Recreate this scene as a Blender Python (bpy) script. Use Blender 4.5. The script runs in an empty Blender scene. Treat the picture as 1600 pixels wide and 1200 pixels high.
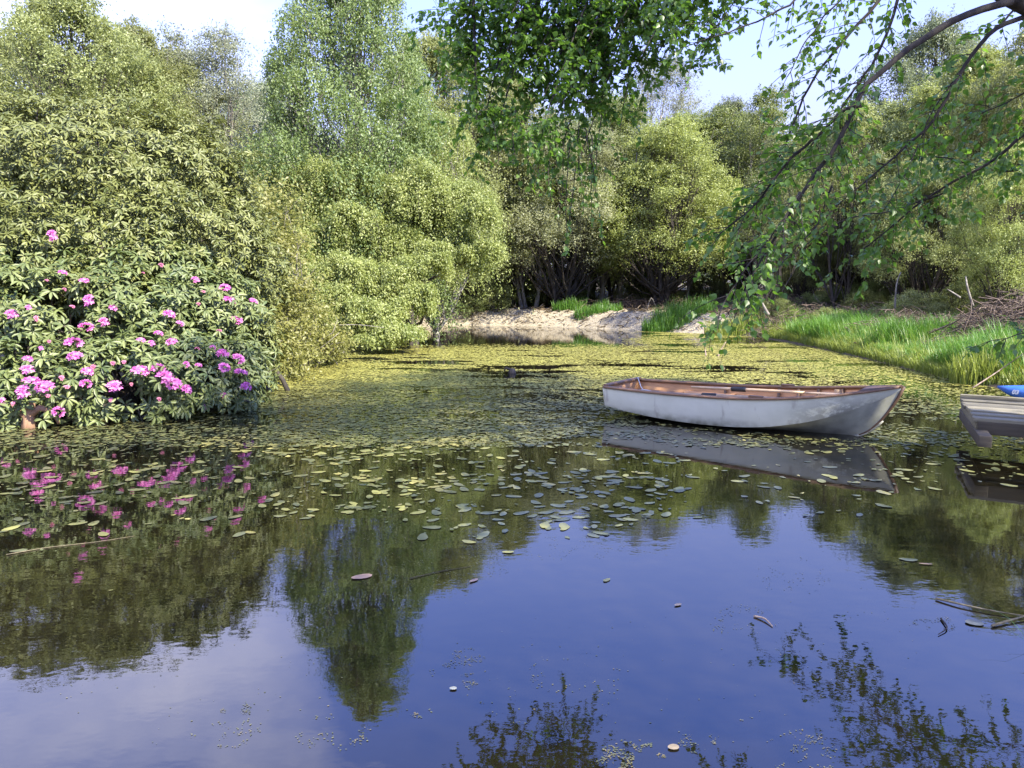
import bpy, math, random
import numpy as np
from mathutils import Vector, Matrix, Euler

random.seed(7)
R = np.random.default_rng(11)
scene = bpy.context.scene
COL = scene.collection

# ------------------------------------------------------------------ camera
CAM_H, PITCH, F = 1.7, math.radians(7.3), 1200.0
cam_d = bpy.data.cameras.new('camera')
cam = bpy.data.objects.new('camera', cam_d)
COL.objects.link(cam)
cam.location = (0, 0, CAM_H)
cam.rotation_euler = (math.radians(90) - PITCH, 0, 0)
cam_d.sensor_width = 36.0
cam_d.lens = 36.0 * F / 1600.0
cam_d.clip_start = 0.05
cam_d.clip_end = 2000
scene.camera = cam


def ray(px, py):
    x = (px - 800) / F
    v = -(py - 600) / F
    cp, sp = math.cos(PITCH), math.sin(PITCH)
    return np.array([x, cp + v * sp, -sp + v * cp])


def P(px, py, d):
    r = ray(px, py)
    return np.array([0, 0, CAM_H]) + r * (d / r[1])


def W(px, py, z=0.0):
    r = ray(px, py)
    return np.array([0, 0, CAM_H]) + r * ((z - CAM_H) / r[2])


def project(p):
    p = np.asarray(p, float)
    q = p - np.array([0, 0, CAM_H])
    cp, sp = math.cos(PITCH), math.sin(PITCH)
    depth = q[..., 1] * cp - q[..., 2] * sp
    up = q[..., 1] * sp + q[..., 2] * cp
    return 800 + F * q[..., 0] / depth, 600 - F * up / depth


# ------------------------------------------------------------------ noise
def _hash(ix, iy, iz, s):
    h = (ix * 374761393 + iy * 668265263 + iz * 2147483647 + s * 1274126177) & 0xffffffff
    h = ((h ^ (h >> 13)) * 1274126177) & 0xffffffff
    return ((h ^ (h >> 16)) & 0xffff) / 65535.0


def vnoise(x, y, z=0.0, s=0):
    x, y, z = np.broadcast_arrays(np.asarray(x, float), np.asarray(y, float), np.asarray(z, float))
    ix, iy, iz = np.floor(x).astype(np.int64), np.floor(y).astype(np.int64), np.floor(z).astype(np.int64)
    fx, fy, fz = x - ix, y - iy, z - iz
    fx, fy, fz = fx * fx * (3 - 2 * fx), fy * fy * (3 - 2 * fy), fz * fz * (3 - 2 * fz)
    out = 0
    for a in (0, 1):
        for b in (0, 1):
            for c in (0, 1):
                w = (fx if a else 1 - fx) * (fy if b else 1 - fy) * (fz if c else 1 - fz)
                out = out + w * _hash(ix + a, iy + b, iz + c, s)
    return out


def fbm(x, y, z=0.0, s=0, o=3):
    t, a, n = 0, 1.0, 0
    for k in range(o):
        t = t + a * vnoise(np.asarray(x) * 2 ** k, np.asarray(y) * 2 ** k, np.asarray(z) * 2 ** k, s + k)
        n += a
        a *= 0.5
    return t / n


# ------------------------------------------------------------------ objects
def tag(o, label=None, cat=None, group=None, kind=None):
    if label: o['label'] = label
    if cat: o['category'] = cat
    if group: o['group'] = group
    if kind: o['kind'] = kind
    return o


def empty(name, loc=(0, 0, 0), rz=0.0, label=None, cat=None, group=None):
    o = bpy.data.objects.new(name, None)
    COL.objects.link(o)
    o.location = tuple(loc)
    o.rotation_euler = (0, 0, rz)
    o.empty_display_size = 0.2
    return tag(o, label, cat, group)


def link(name, me, mat=None, parent=None, loc=None):
    o = bpy.data.objects.new(name, me)
    COL.objects.link(o)
    if mat is not None:
        if not me.materials:
            me.materials.append(mat)
    if parent is not None:
        o.parent = parent
    if loc is not None:
        o.location = tuple(loc)
    return o


def copy_tree(o, parent=None):
    c = o.copy()
    COL.objects.link(c)
    c.parent = parent
    for ch in list(o.children):
        copy_tree(ch, c)
    return c


class MB:
    """collects vertices and faces; arrays are appended whole"""

    def __init__(s):
        s.v, s.loops, s.sizes, s.t, s.n = [], [], [], [], 0

    def add(s, verts, faces, tint=0.5):
        verts = np.asarray(verts, float).reshape(-1, 3)
        for f in faces:
            s.loops.append(np.asarray(f, np.int64) + s.n)
            s.sizes.append(np.array([len(f)]))
            s.t.append(np.array([tint]))
        s.v.append(verts)
        s.n += len(verts)

    def add_many(s, verts, tmpl_faces, tint):
        """verts (N,k,3): N copies of a template"""
        N, k = verts.shape[:2]
        if N == 0: return
        off = (np.arange(N) * k + s.n)[:, None]
        flat = np.concatenate([np.asarray(f) for f in tmpl_faces])
        s.loops.append((off + flat[None, :]).ravel())
        s.sizes.append(np.tile([len(f) for f in tmpl_faces], N))
        s.t.append(np.repeat(np.broadcast_to(tint, (N,)), len(tmpl_faces)))
        s.v.append(verts.reshape(-1, 3))
        s.n += N * k

    def tube(s, pts, rad, sides=6, tint=0.5, cap=True):
        pts = np.asarray(pts, float)
        n = len(pts)
        rad = np.broadcast_to(rad, (n,)).astype(float)
        tan = np.gradient(pts, axis=0)
        tan /= np.linalg.norm(tan, axis=1)[:, None] + 1e-9
        ref = np.array([0, 0, 1.0]) if abs(tan[:, 2]).mean() < 0.8 else np.array([1.0, 0, 0])
        a = np.cross(tan, ref); a /= np.linalg.norm(a, axis=1)[:, None] + 1e-9
        b = np.cross(tan, a)
        th = np.arange(sides) / sides * 2 * math.pi
        ring = pts[:, None, :] + rad[:, None, None] * (np.cos(th)[None, :, None] * a[:, None, :] + np.sin(th)[None, :, None] * b[:, None, :])
        i = np.arange(n - 1)[:, None] * sides
        j = np.arange(sides)[None, :]
        jn = (j + 1) % sides
        q = np.stack([i + j, i + jn, i + sides + jn, i + sides + j], -1).reshape(-1, 4)
        s.loops.append((q + s.n).ravel())
        s.sizes.append(np.full(len(q), 4))
        s.t.append(np.full(len(q), tint))
        if cap:
            for base, rev in ((0, False), ((n - 1) * sides, True)):
                f = np.arange(sides) + base
                s.loops.append((f if rev else f[::-1]) + s.n)
                s.sizes.append(np.array([sides])); s.t.append(np.array([tint]))
        s.v.append(ring.reshape(-1, 3))
        s.n += n * sides

    def box(s, c, size, rot=None, tint=0.5):
        x, y, z = [q / 2 for q in size]
        v = np.array([[-x, -y, -z], [x, -y, -z], [x, y, -z], [-x, y, -z], [-x, -y, z], [x, -y, z], [x, y, z], [-x, y, z]])
        if rot is not None:
            v = v @ np.asarray(rot).T
        s.add(v + np.asarray(c), [(0, 3, 2, 1), (4, 5, 6, 7), (0, 1, 5, 4), (1, 2, 6, 5), (2, 3, 7, 6), (3, 0, 4, 7)], tint)

    def mesh(s, name, smooth=False):
        me = bpy.data.meshes.new(name)
        if not s.v:
            return me
        v = np.concatenate(s.v)
        lp = np.concatenate(s.loops).astype(np.int32)
        sz = np.concatenate(s.sizes).astype(np.int32)
        t = np.concatenate(s.t).astype(np.float32)
        me.vertices.add(len(v)); me.vertices.foreach_set('co', v.astype(np.float32).ravel())
        me.loops.add(len(lp)); me.loops.foreach_set('vertex_index', lp)
        me.polygons.add(len(sz))
        st = np.concatenate([[0], np.cumsum(sz)[:-1]]).astype(np.int32)
        me.polygons.foreach_set('loop_start', st)
        me.update(calc_edges=True)
        me.validate()
        if len(me.polygons) == len(t):
            at = me.attributes.new('tint', 'FLOAT', 'FACE')
            at.data.foreach_set('value', t)
        if smooth:
            me.polygons.foreach_set('use_smooth', np.ones(len(me.polygons), bool))
        return me

    def build(s, name, mat, parent=None, loc=None, smooth=False, bevel=0.0):
        o = link(name, s.mesh(name, smooth), mat, parent, loc)
        if bevel:
            m = o.modifiers.new('bevel', 'BEVEL'); m.width = bevel; m.segments = 2; m.limit_method = 'ANGLE'
        return o


# ------------------------------------------------------------------ materials
def nodes(name):
    m = bpy.data.materials.new(name)
    m.use_nodes = True
    nt = m.node_tree
    b = nt.nodes.get('Principled BSDF')
    return m, nt, b, nt.nodes.new, nt.links.new


def mixc(new, lk, fac, a, b, blend='MIX'):
    n = new('ShaderNodeMix'); n.data_type = 'RGBA'; n.blend_type = blend
    for sock, val in ((n.inputs[0], fac), (n.inputs[6], a), (n.inputs[7], b)):
        if hasattr(val, 'links'): lk(val, sock)
        elif isinstance(val, (int, float)): sock.default_value = val
        else: sock.default_value = (*val, 1)
    return n.outputs[2]


def noise_node(new, lk, scale, detail=4, vec=None, stretch=None, rough=0.55):
    n = new('ShaderNodeTexNoise'); n.inputs['Scale'].default_value = scale
    n.inputs['Detail'].default_value = detail; n.inputs['Roughness'].default_value = rough
    if vec is None:
        tc = new('ShaderNodeTexCoord'); vec = tc.outputs['Object']
    if stretch:
        mp = new('ShaderNodeMapping'); mp.inputs['Scale'].default_value = stretch
        lk(vec, mp.inputs[0]); vec = mp.outputs[0]
    lk(vec, n.inputs['Vector'])
    return n.outputs['Fac']


def ramp(new, lk, fac, p0, p1, c0=(0, 0, 0), c1=(1, 1, 1)):
    r = new('ShaderNodeValToRGB')
    r.color_ramp.elements[0].position = p0; r.color_ramp.elements[0].color = (*c0, 1)
    r.color_ramp.elements[1].position = p1; r.color_ramp.elements[1].color = (*c1, 1)
    lk(fac, r.inputs[0])
    return r.outputs[0]


def leaf_mat(name, dark, light, transl=(0.2, 0.3, 0.05), tw=0.45, rough=0.45, spec=0.5, objvar=0.25):
    m, nt, b, new, lk = nodes(name)
    at = new('ShaderNodeAttribute'); at.attribute_name = 'tint'
    col = mixc(new, lk, at.outputs['Fac'], dark, light)
    if objvar:
        oi = new('ShaderNodeObjectInfo')
        hs = new('ShaderNodeHueSaturation')
        mr = new('ShaderNodeMapRange'); mr.inputs['To Min'].default_value = 1 - objvar; mr.inputs['To Max'].default_value = 1 + objvar
        lk(oi.outputs['Random'], mr.inputs[0]); lk(mr.outputs[0], hs.inputs['Value'])
        mr2 = new('ShaderNodeMapRange'); mr2.inputs['To Min'].default_value = 0.49; mr2.inputs['To Max'].default_value = 0.512
        lk(oi.outputs['Random'], mr2.inputs[0]); lk(mr2.outputs[0], hs.inputs['Hue'])
        lk(col, hs.inputs['Color']); col = hs.outputs[0]
    lk(col, b.inputs['Base Color'])
    b.inputs['Roughness'].default_value = rough
    b.inputs['Specular IOR Level'].default_value = spec
    tr = new('ShaderNodeBsdfTranslucent')
    tcol = mixc(new, lk, 0.5, col, transl)
    lk(tcol, tr.inputs['Color'])
    mx = new('ShaderNodeMixShader'); mx.inputs[0].default_value = tw
    lk(b.outputs[0], mx.inputs[1]); lk(tr.outputs[0], mx.inputs[2])
    lk(mx.outputs[0], nt.nodes['Material Output'].inputs['Surface'])
    return m


def bark_mat(name, c0, c1, scale=9, stretch=(1, 1, 0.25), bump=0.4, p=(0.35, 0.7)):
    m, nt, b, new, lk = nodes(name)
    f = noise_node(new, lk, scale, 6, stretch=stretch)
    lk(ramp(new, lk, f, p[0], p[1], c0, c1), b.inputs['Base Color'])
    b.inputs['Roughness'].default_value = 0.9
    bp = new('ShaderNodeBump'); bp.inputs['Strength'].default_value = bump; bp.inputs['Distance'].default_value = 0.02
    lk(f, bp.inputs['Height']); lk(bp.outputs[0], b.inputs['Normal'])
    return m


M = {}
M['olive'] = leaf_mat('olive_leaves', (0.13, 0.155, 0.045), (0.33, 0.355, 0.14), (0.40, 0.44, 0.11))
M['grey_green'] = leaf_mat('grey_green_leaves', (0.085, 0.11, 0.05), (0.22, 0.25, 0.13), (0.24, 0.28, 0.12))
M['birch_leaf'] = leaf_mat('birch_leaves', (0.075, 0.115, 0.03), (0.23, 0.275, 0.105), (0.27, 0.36, 0.06))
M['weep_leaf'] = leaf_mat('weeping_leaves', (0.13, 0.175, 0.035), (0.40, 0.43, 0.155), (0.44, 0.52, 0.10), objvar=0)
M['willow_leaf'] = leaf_mat('willow_leaves', (0.18, 0.20, 0.08), (0.42, 0.44, 0.24), (0.44, 0.47, 0.19))
M['pale_leaf'] = leaf_mat('pale_leaves', (0.17, 0.19, 0.11), (0.33, 0.35, 0.22), (0.34, 0.37, 0.22))
M['fresh_leaf'] = leaf_mat('fresh_leaves', (0.15, 0.185, 0.04), (0.38, 0.415, 0.14), (0.44, 0.50, 0.10))
M['dark_leaf'] = leaf_mat('wood_leaves', (0.085, 0.11, 0.03), (0.22, 0.255, 0.085), (0.3, 0.36, 0.08))
M['rhodo'] = leaf_mat('rhododendron_leaves', (0.045, 0.075, 0.022), (0.215, 0.245, 0.085), (0.2, 0.26, 0.04), tw=0.2, rough=0.45, spec=0.4, objvar=0)
M['rhodo_y'] = leaf_mat('rhododendron_upper_leaves', (0.055, 0.075, 0.018), (0.215, 0.23, 0.07), (0.25, 0.28, 0.04), tw=0.2, rough=0.45, spec=0.4, objvar=0)
M['shrub'] = leaf_mat('shrub_leaves', (0.14, 0.15, 0.035), (0.32, 0.31, 0.10), (0.36, 0.38, 0.08), objvar=0.05)
M['over'] = leaf_mat('overhanging_leaves', (0.042, 0.095, 0.016), (0.11, 0.19, 0.034), (0.26, 0.52, 0.035), tw=0.45, rough=0.4, objvar=0)
M['grass'] = leaf_mat('grass_blades', (0.04, 0.115, 0.014), (0.13, 0.26, 0.035), (0.2, 0.42, 0.04), tw=0.38, objvar=0)
M['grass_y'] = leaf_mat('yellow_grass_blades', (0.13, 0.2, 0.03), (0.32, 0.37, 0.08), (0.4, 0.48, 0.07), tw=0.4, objvar=0.1)
M['straw'] = leaf_mat('dry_straw', (0.16, 0.12, 0.075), (0.42, 0.35, 0.25), (0.4, 0.33, 0.2), tw=0.15, rough=0.8, spec=0.2, objvar=0)
M['petal'] = leaf_mat('petals', (0.60, 0.13, 0.42), (0.86, 0.38, 0.68), (0.86, 0.36, 0.7), tw=0.35, rough=0.6, spec=0.2, objvar=0.08)
M['bud'] = leaf_mat('bud_petals', (0.42, 0.12, 0.22), (0.68, 0.32, 0.42), (0.7, 0.3, 0.4), tw=0.25, rough=0.6, spec=0.2, objvar=0.1)
M['bark'] = bark_mat('dark_bark', (0.018, 0.014, 0.010), (0.075, 0.062, 0.048))
M['bark_grey'] = bark_mat('grey_bark', (0.085, 0.075, 0.06), (0.33, 0.30, 0.245))
M['bark_birch'] = bark_mat('birch_bark', (0.04, 0.035, 0.03), (0.32, 0.30, 0.27), scale=7, stretch=(0.6, 0.6, 2.2), p=(0.42, 0.62))
M['twig'] = bark_mat('twig_bark', (0.012, 0.009, 0.007), (0.045, 0.035, 0.027), scale=30)
M['dead'] = bark_mat('dead_wood', (0.13, 0.09, 0.065), (0.36, 0.28, 0.21), scale=14)
M['dead_grey'] = bark_mat('bleached_wood', (0.09, 0.08, 0.065), (0.26, 0.235, 0.195), scale=14)
M['reed'] = bark_mat('reed_stalk', (0.07, 0.058, 0.032), (0.21, 0.175, 0.10), scale=25)
M['brush'] = bark_mat('brushwood', (0.05, 0.034, 0.024), (0.155, 0.115, 0.083), scale=8)

# ---- leaf templates: (along, across, lift) and faces
T_DIAMOND = (np.array([[0, 0, 0], [0.45, 0.5, 0.10], [1, 0, -0.04], [0.45, -0.5, 0.10]]), [(0, 2, 1), (0, 3, 2)])
T_BIRCH = (np.array([[0, 0, 0], [0.12, 0.34, .04], [0.38, 0.5, 0.07], [0.7, 0.24, 0.05], [1, 0, -0.08], [0.7, -0.24, 0.05], [0.38, -0.5, 0.07], [0.12, -0.34, .04], [0.4, 0, 0]]),
           [(0, 8, 2, 1), (8, 4, 3, 2), (0, 7, 6, 8), (8, 6, 5, 4)])
T_RHODO = (np.array([[0, 0, 0], [0.28, 0.36, .08], [0.65, 0.48, .05], [0.9, 0.26, -0.06], [1, 0, -0.16], [0.9, -0.26, -0.06], [0.65, -0.48, .05], [0.28, -0.36, .08], [0.3, 0, 0.0], [0.65, 0, -0.03]]),
           [(0, 8, 1), (1, 8, 9, 2), (2, 9, 4, 3), (0, 7, 8), (8, 7, 6, 9), (9, 6, 5, 4)])


def norm(a):
    return a / (np.linalg.norm(a, axis=-1, keepdims=True) + 1e-9)


def leaves(mb, pos, axis, nrm, length, width, tint, tmpl=T_DIAMOND):
    pos = np.asarray(pos, float)
    if len(pos) == 0: return
    a = norm(axis)
    s = norm(np.cross(nrm, a))
    n = np.cross(a, s)
    t, faces = tmpl
    L = np.broadcast_to(length, (len(pos),))[:, None, None]
    Wd = np.broadcast_to(width, (len(pos),))[:, None, None]
    v = pos[:, None, :] + L * t[None, :, 0:1] * a[:, None, :] + Wd * t[None, :, 1:2] * s[:, None, :] + L * t[None, :, 2:3] * n[:, None, :]
    mb.add_many(v, faces, tint)


def rdir(n, up=0.0):
    d = R.normal(size=(n, 3))
    d[:, 2] += up
    return norm(d)


# ------------------------------------------------------------------ foliage from lobes
def blob_leaves(mb, c, rx, rz, n, size, clumps=16, shell=0.62, up=0.55, tint0=0.0, fine=0.24, droop=0.2):
    """one lobe of a crown: leafy sprays sitting on and inside an ellipsoid"""
    k = max(4, int(clumps))
    d = rdir(k, 0.35)
    sub = np.asarray(c) + d * np.array([rx, rx, rz]) * (shell + (1 - shell) * R.random((k, 1)) ** 0.7)
    idx = R.integers(0, k, n)
    g = R.normal(size=(n, 3)) * np.array([rx, rx, rz * 0.85]) * fine * (0.55 + 1.5 * R.random((n, 1)) ** 2)
    pos = sub[idx] + g
    out = norm(pos - np.asarray(c))
    nr = norm(out * 0.6 + rdir(n) * 0.75 + np.array([0, 0, up]))
    ax = norm(np.cross(nr, rdir(n)) + np.array([0, 0, -droop]))
    cl = R.random(k) * 0.35
    tint = np.clip(tint0 + cl[idx] + R.random(n) ** 1.6 * 0.65, 0, 1)
    L = size * (0.7 + 0.6 * R.random(n))
    leaves(mb, pos, ax, nr, L, L * 0.55, tint)


def weep_leaves(mb, c, rx, rz, strands, per, drop, size, twigs=None, tint0=0.0, top=0.35):
    """a dome of hanging strands"""
    d = rdir(strands, 0.6)
    d[:, 2] = np.abs(d[:, 2])
    st = np.asarray(c) + d * np.array([rx, rx, rz]) * (0.42 + 0.62 * R.random((strands, 1)) ** 0.6)
    ln = drop * (0.3 + 1.0 * R.random(strands) ** 1.4)
    t = R.random((strands, per))
    o = norm(d * np.array([1, 1, 0]) + 1e-3)
    sway = R.normal(size=(strands, 1, 3)) * 0.10
    pts = st[:, None, :] + (o[:, None, :] * 0.35 + sway) * (ln[:, None] * np.sqrt(t))[..., None] + np.array([0, 0, -1.0]) * (ln[:, None] * t ** 1.3)[..., None]
    pts = pts + R.normal(size=pts.shape) * size * 0.75
    pos = pts.reshape(-1, 3)
    n = len(pos)
    oo = np.repeat(d, per, 0)
    nr = norm(oo * 0.7 + rdir(n) * 0.8 + np.array([0, 0, 0.45]))
    ax = norm(rdir(n) * 0.9 + np.array([0, 0, -0.8]))
    tint = np.clip(tint0 + 0.12 + np.repeat(R.random(strands) * 0.45, per) + R.random(n) ** 1.6 * 0.32, 0, 1)
    L = size * (0.7 + 0.6 * R.random(n))
    leaves(mb, pos, ax, nr, L, L * 0.55, tint)
    if twigs is not None:
        for i in range(0, strands, 7):
            tt = np.linspace(0, 0.9, 4)
            q = st[i] + (o[i] * 0.35 + sway[i, 0]) * (ln[i] * np.sqrt(tt))[:, None] + np.array([0, 0, -1.0]) * (ln[i] * tt ** 1.3)[:, None]
            twigs.tube(q, [0.006, 0.005, 0.004, 0.003], 3, cap=False)


def curve(a, b, sag=0.0, wob=0.12, n=7, rng=None):
    rng = rng or R
    a, b = np.asarray(a, float), np.asarray(b, float)
    t = np.linspace(0, 1, n)[:, None]
    L = np.linalg.norm(b - a)
    p = a * (1 - t) + b * t
    p[:, 2] += (np.sin(t[:, 0] * math.pi)) * sag * L
    w = rng.normal(size=(n, 3)) * wob * L / n
    w[0] = 0; w[-1] = 0
    return p + np.cumsum(w, 0) * np.sin(t * math.pi)


# generic tree builder (local coordinates, base at origin)
def make_tree(name, H, Rr, zb, nl, leaf, mat, bark, stems=1, per_lobe=1200, size=0.075, mode='blob', shape=None,
              trunk_r=0.14, lobe_r=0.34, sub=15, topthin=0.0, spread=0.45, drop=1.0, limbs=True, lean=0.15):
    root = empty(name)
    tr, cr = MB(), MB()
    tops = []
    for s in range(stems):
        a = s / stems * 2 * math.pi + R.random() * 0.8
        if stems == 1:
            top = np.array([R.normal() * lean, R.normal() * lean, H * 0.93]); b0 = np.zeros(3)
        else:
            q = spread * Rr * (0.45 + 0.75 * R.random())
            top = np.array([math.cos(a) * q, math.sin(a) * q, H * (0.62 + 0.25 * R.random())])
            b0 = np.array([math.cos(a), math.sin(a), 0]) * 0.16
        b0[2] = -0.25
        pth = curve(b0, top, 0.0, 0.16, 9)
        tt = np.linspace(0, 1, 9)
        rr = trunk_r * (0.65 if stems > 1 else 1) * (1 - 0.9 * tt) + 0.012
        rr[0] *= 1.35
        tr.tube(pth, rr, 7)
        tops.append(pth)
    shape = shape or (lambda t: math.sin(math.pi * min(1, 0.16 + 0.84 * t) ** 0.8) ** 0.65)
    for i in range(nl):
        t = (i + R.random()) / nl
        z = zb + (H - zb) * t
        r = Rr * shape(t)
        ang = i * 2.39996 + R.normal() * 0.35
        q = r * (0.35 + 0.6 * math.sqrt(R.random()))
        lr = Rr * lobe_r * (0.75 + 0.55 * R.random()) * (1 - 0.45 * t ** 2)
        pth = tops[i % stems]
        kk = min(len(pth) - 1, max(1, int(t * 7.5)))
        base = pth[max(1, kk - 2)]
        c = np.array([pth[kk][0] * 0.6 + math.cos(ang) * q, pth[kk][1] * 0.6 + math.sin(ang) * q, min(z, H - lr * 0.6)])
        if limbs:
            L = curve(base, c, -0.06, 0.2, 6)
            tr.tube(L, np.linspace(trunk_r * 0.36 * (1 - 0.6 * t) + .008, 0.008, 6), 5, cap=False)
            for _ in range(4):
                e = c + rdir(1, 0.3)[0] * lr * 0.95
                tr.tube(curve(L[3], e, 0.02, 0.25, 4), [0.014, 0.010, 0.007, 0.004], 3, cap=False)
        k = int(per_lobe * (0.7 + 0.6 * R.random()) * (1 - topthin * t))
        if mode == 'weep':
            weep_leaves(cr, c, lr, lr * 0.8, max(10, k // 26), 26, drop * lr * 1.9, size)
        else:
            blob_leaves(cr, c, lr, lr * 0.8, int(k * 0.82), size, sub)
            ns, pl = 16, max(8, int(k * 0.34 / 16))
            dv = rdir(ns, 0.55)
            st = c + dv * np.array([lr, lr, lr * 0.8]) * 0.55
            up = norm(dv * 0.7 + np.array([0, 0, 0.55]) + R.normal(size=(ns, 3)) * 0.2)
            tt = R.random((ns, pl))
            ps = (st[:, None] + up[:, None] * (lr * (0.55 + 0.6 * R.random((ns, 1))) * tt)[..., None] + R.normal(size=(ns, pl, 3)) * size * 0.9 * (1.25 - tt[..., None])).reshape(-1, 3)
            m_ = len(ps)
            a2 = norm(np.repeat(up, pl, 0) * 0.5 + rdir(m_) * 0.9)
            L2 = size * (0.65 + 0.55 * R.random(m_))
            leaves(cr, ps, a2, norm(rdir(m_) + np.array([0, 0, 0.7])), L2, L2 * 0.5, np.clip(0.15 + R.random(m_) ** 1.4 * 0.85, 0, 1))
    tr.build('trunk', bark, root, smooth=True)
    cr.build('crown', mat, root)
    return root


# ------------------------------------------------------------------ pond outline and ground
shore_px = [(-80, 668), (0, 655), (150, 646), (300, 624), (390, 602), (435, 588), (470, 574), (520, 542), (560, 524), (640, 514), (690, 508), (800, 509), (900, 512),
            (1000, 517), (1090, 521), (1180, 526), (1230, 535), (1300, 549), (1380, 567), (1440, 582), (1500, 596), (1560, 606)]
pond = [tuple(W(a, b)[:2]) for a, b in shore_px]
pond += [(9.3, 11.9), (9.2, 10.0), (8.3, 8.4), (6.9, 6.6), (5.2, 5.1), (3.6, 3.9), (2.55, 3.1), (2.12, 2.5), (1.95, 1.5), (2.0, 0.2), (1.2, -1.0), (-1, -1.4), (-6, -1.5), (-13, -2), (-14.5, 3), (-11, 7.5)]
POND = np.array(pond)


def pond_sd(x, y):
    """signed distance, negative on the water"""
    x, y = np.asarray(x, float), np.asarray(y, float)
    d = np.full(x.shape, 1e9)
    ins = np.zeros(x.shape, bool)
    n = len(POND)
    for i in range(n):
        ax, ay = POND[i]; bx, by = POND[(i + 1) % n]
        ex, ey = bx - ax, by - ay
        t = np.clip(((x - ax) * ex + (y - ay) * ey) / (ex * ex + ey * ey), 0, 1)
        d = np.minimum(d, np.hypot(x - ax - t * ex, y - ay - t * ey))
        if by != ay:
            c = ((ay > y) != (by > y)) & (x < (bx - ax) * (y - ay) / (by - ay) + ax)
            ins ^= c
    return np.where(ins, -d, d)


def sstep(a, b, x):
    t = np.clip((x - a) / (b - a), 0, 1)
    return t * t * (3 - 2 * t)


def far_mask(x, y):
    return sstep(24, 28, y) * sstep(-6, -3, x) * (1 - sstep(9, 12, x))


def ground_z(x, y):
    x, y = np.asarray(x, float), np.asarray(y, float)
    sd = pond_sd(x, y)
    wob = (fbm(x * 0.9, y * 0.9, 0, 3) - 0.5)
    z_in = -0.65 * sstep(0, 1.6, -sd) - 0.02
    far = far_mask(x, y)
    bank = 0.16 * sstep(0, 0.5, sd) + 0.12 * sstep(0.5, 4, sd)
    ridge = far * (0.46 * sstep(0.0, 1.1, sd) - 0.05 * sstep(1.5, 3.5, sd))
    right = sstep(6, 10, x) * (0.35 * sstep(0.8, 5, sd) + 0.45 * sstep(4, 12, sd))
    lump = wob * (0.18 * sstep(0.15, 1.0, sd)) * (1 - 0.6 * far) + (fbm(x * 3.2, y * 3.2, 0, 9) - 0.5) * 0.14 * sstep(0.1, 0.6, sd) * (0.35 + far)
    z_out = 0.02 + bank + ridge + right + lump + 0.9 * sstep(14, 60, sd)
    return np.where(sd < 0, z_in, np.maximum(z_out, 0.025))


def gz(x, y):
    return float(ground_z(np.array([x]), np.array([y]))[0])


def axis(lo, a, b, hi, fine, n):
    g = np.linspace(0, 1, n) ** 2.2
    return np.concatenate([(a - (a - lo) * g)[::-1][:-1], np.arange(a, b, fine), b + (hi - b) * g])


gx = axis(-400, -16, 20, 400, 0.16, 26)
gy = axis(-300, -4, 40, 500, 0.16, 26)
X, Y = np.meshgrid(gx, gy)
Z = ground_z(X, Y)
nx, ny = len(gx), len(gy)
v = np.stack([X, Y, Z], -1).reshape(-1, 3)
i, j = np.meshgrid(np.arange(nx - 1), np.arange(ny - 1))
q = (j * nx + i).ravel()
faces = np.stack([q, q + 1, q + nx + 1, q + nx], -1)
me = bpy.data.meshes.new('ground')
me.vertices.add(len(v)); me.vertices.foreach_set('co', v.astype(np.float32).ravel())
me.loops.add(faces.size); me.loops.foreach_set('vertex_index', faces.astype(np.int32).ravel())
me.polygons.add(len(faces)); me.polygons.foreach_set('loop_start', (np.arange(len(faces)) * 4).astype(np.int32))
me.update(calc_edges=True); me.validate()
me.polygons.foreach_set('use_smooth', np.ones(len(me.polygons), bool))
sd = pond_sd(v[:, 0], v[:, 1])
sand = far_mask(v[:, 0], v[:, 1]) * (1 - sstep(1.7, 2.6, sd + (fbm(v[:, 0] * 1.3, v[:, 1] * 1.3, 0, 5) - 0.5) * 1.6)) * sstep(-0.3, 0.05, sd)
at = me.attributes.new('sand', 'FLOAT', 'POINT'); at.data.foreach_set('value', sand.astype(np.float32))
m, nt, b, new, lk = nodes('forest_floor')
f1 = noise_node(new, lk, 1.7, 6); f2 = noise_node(new, lk, 22, 5, rough=0.7); f3 = noise_node(new, lk, 0.35, 3)
soil = ramp(new, lk, f2, 0.3, 0.72, (0.028, 0.02, 0.012), (0.135, 0.098, 0.062))
moss = ramp(new, lk, f2, 0.3, 0.75, (0.025, 0.04, 0.012), (0.09, 0.12, 0.03))
c = mixc(new, lk, ramp(new, lk, f1, 0.5, 0.66), soil, moss)
sandc = ramp(new, lk, f2, 0.28, 0.7, (0.17, 0.145, 0.095), (0.42, 0.365, 0.265))
ats = new('ShaderNodeAttribute'); ats.attribute_name = 'sand'
c = mixc(new, lk, ats.outputs['Fac'], c, sandc)
lk(c, b.inputs['Base Color']); b.inputs['Roughness'].default_value = 0.95
bp = new('ShaderNodeBump'); bp.inputs['Strength'].default_value = 0.7; bp.inputs['Distance'].default_value = 0.06
lk(f2, bp.inputs['Height']); lk(bp.outputs[0], b.inputs['Normal'])
tag(link('ground', me, m), kind='structure')

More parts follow.
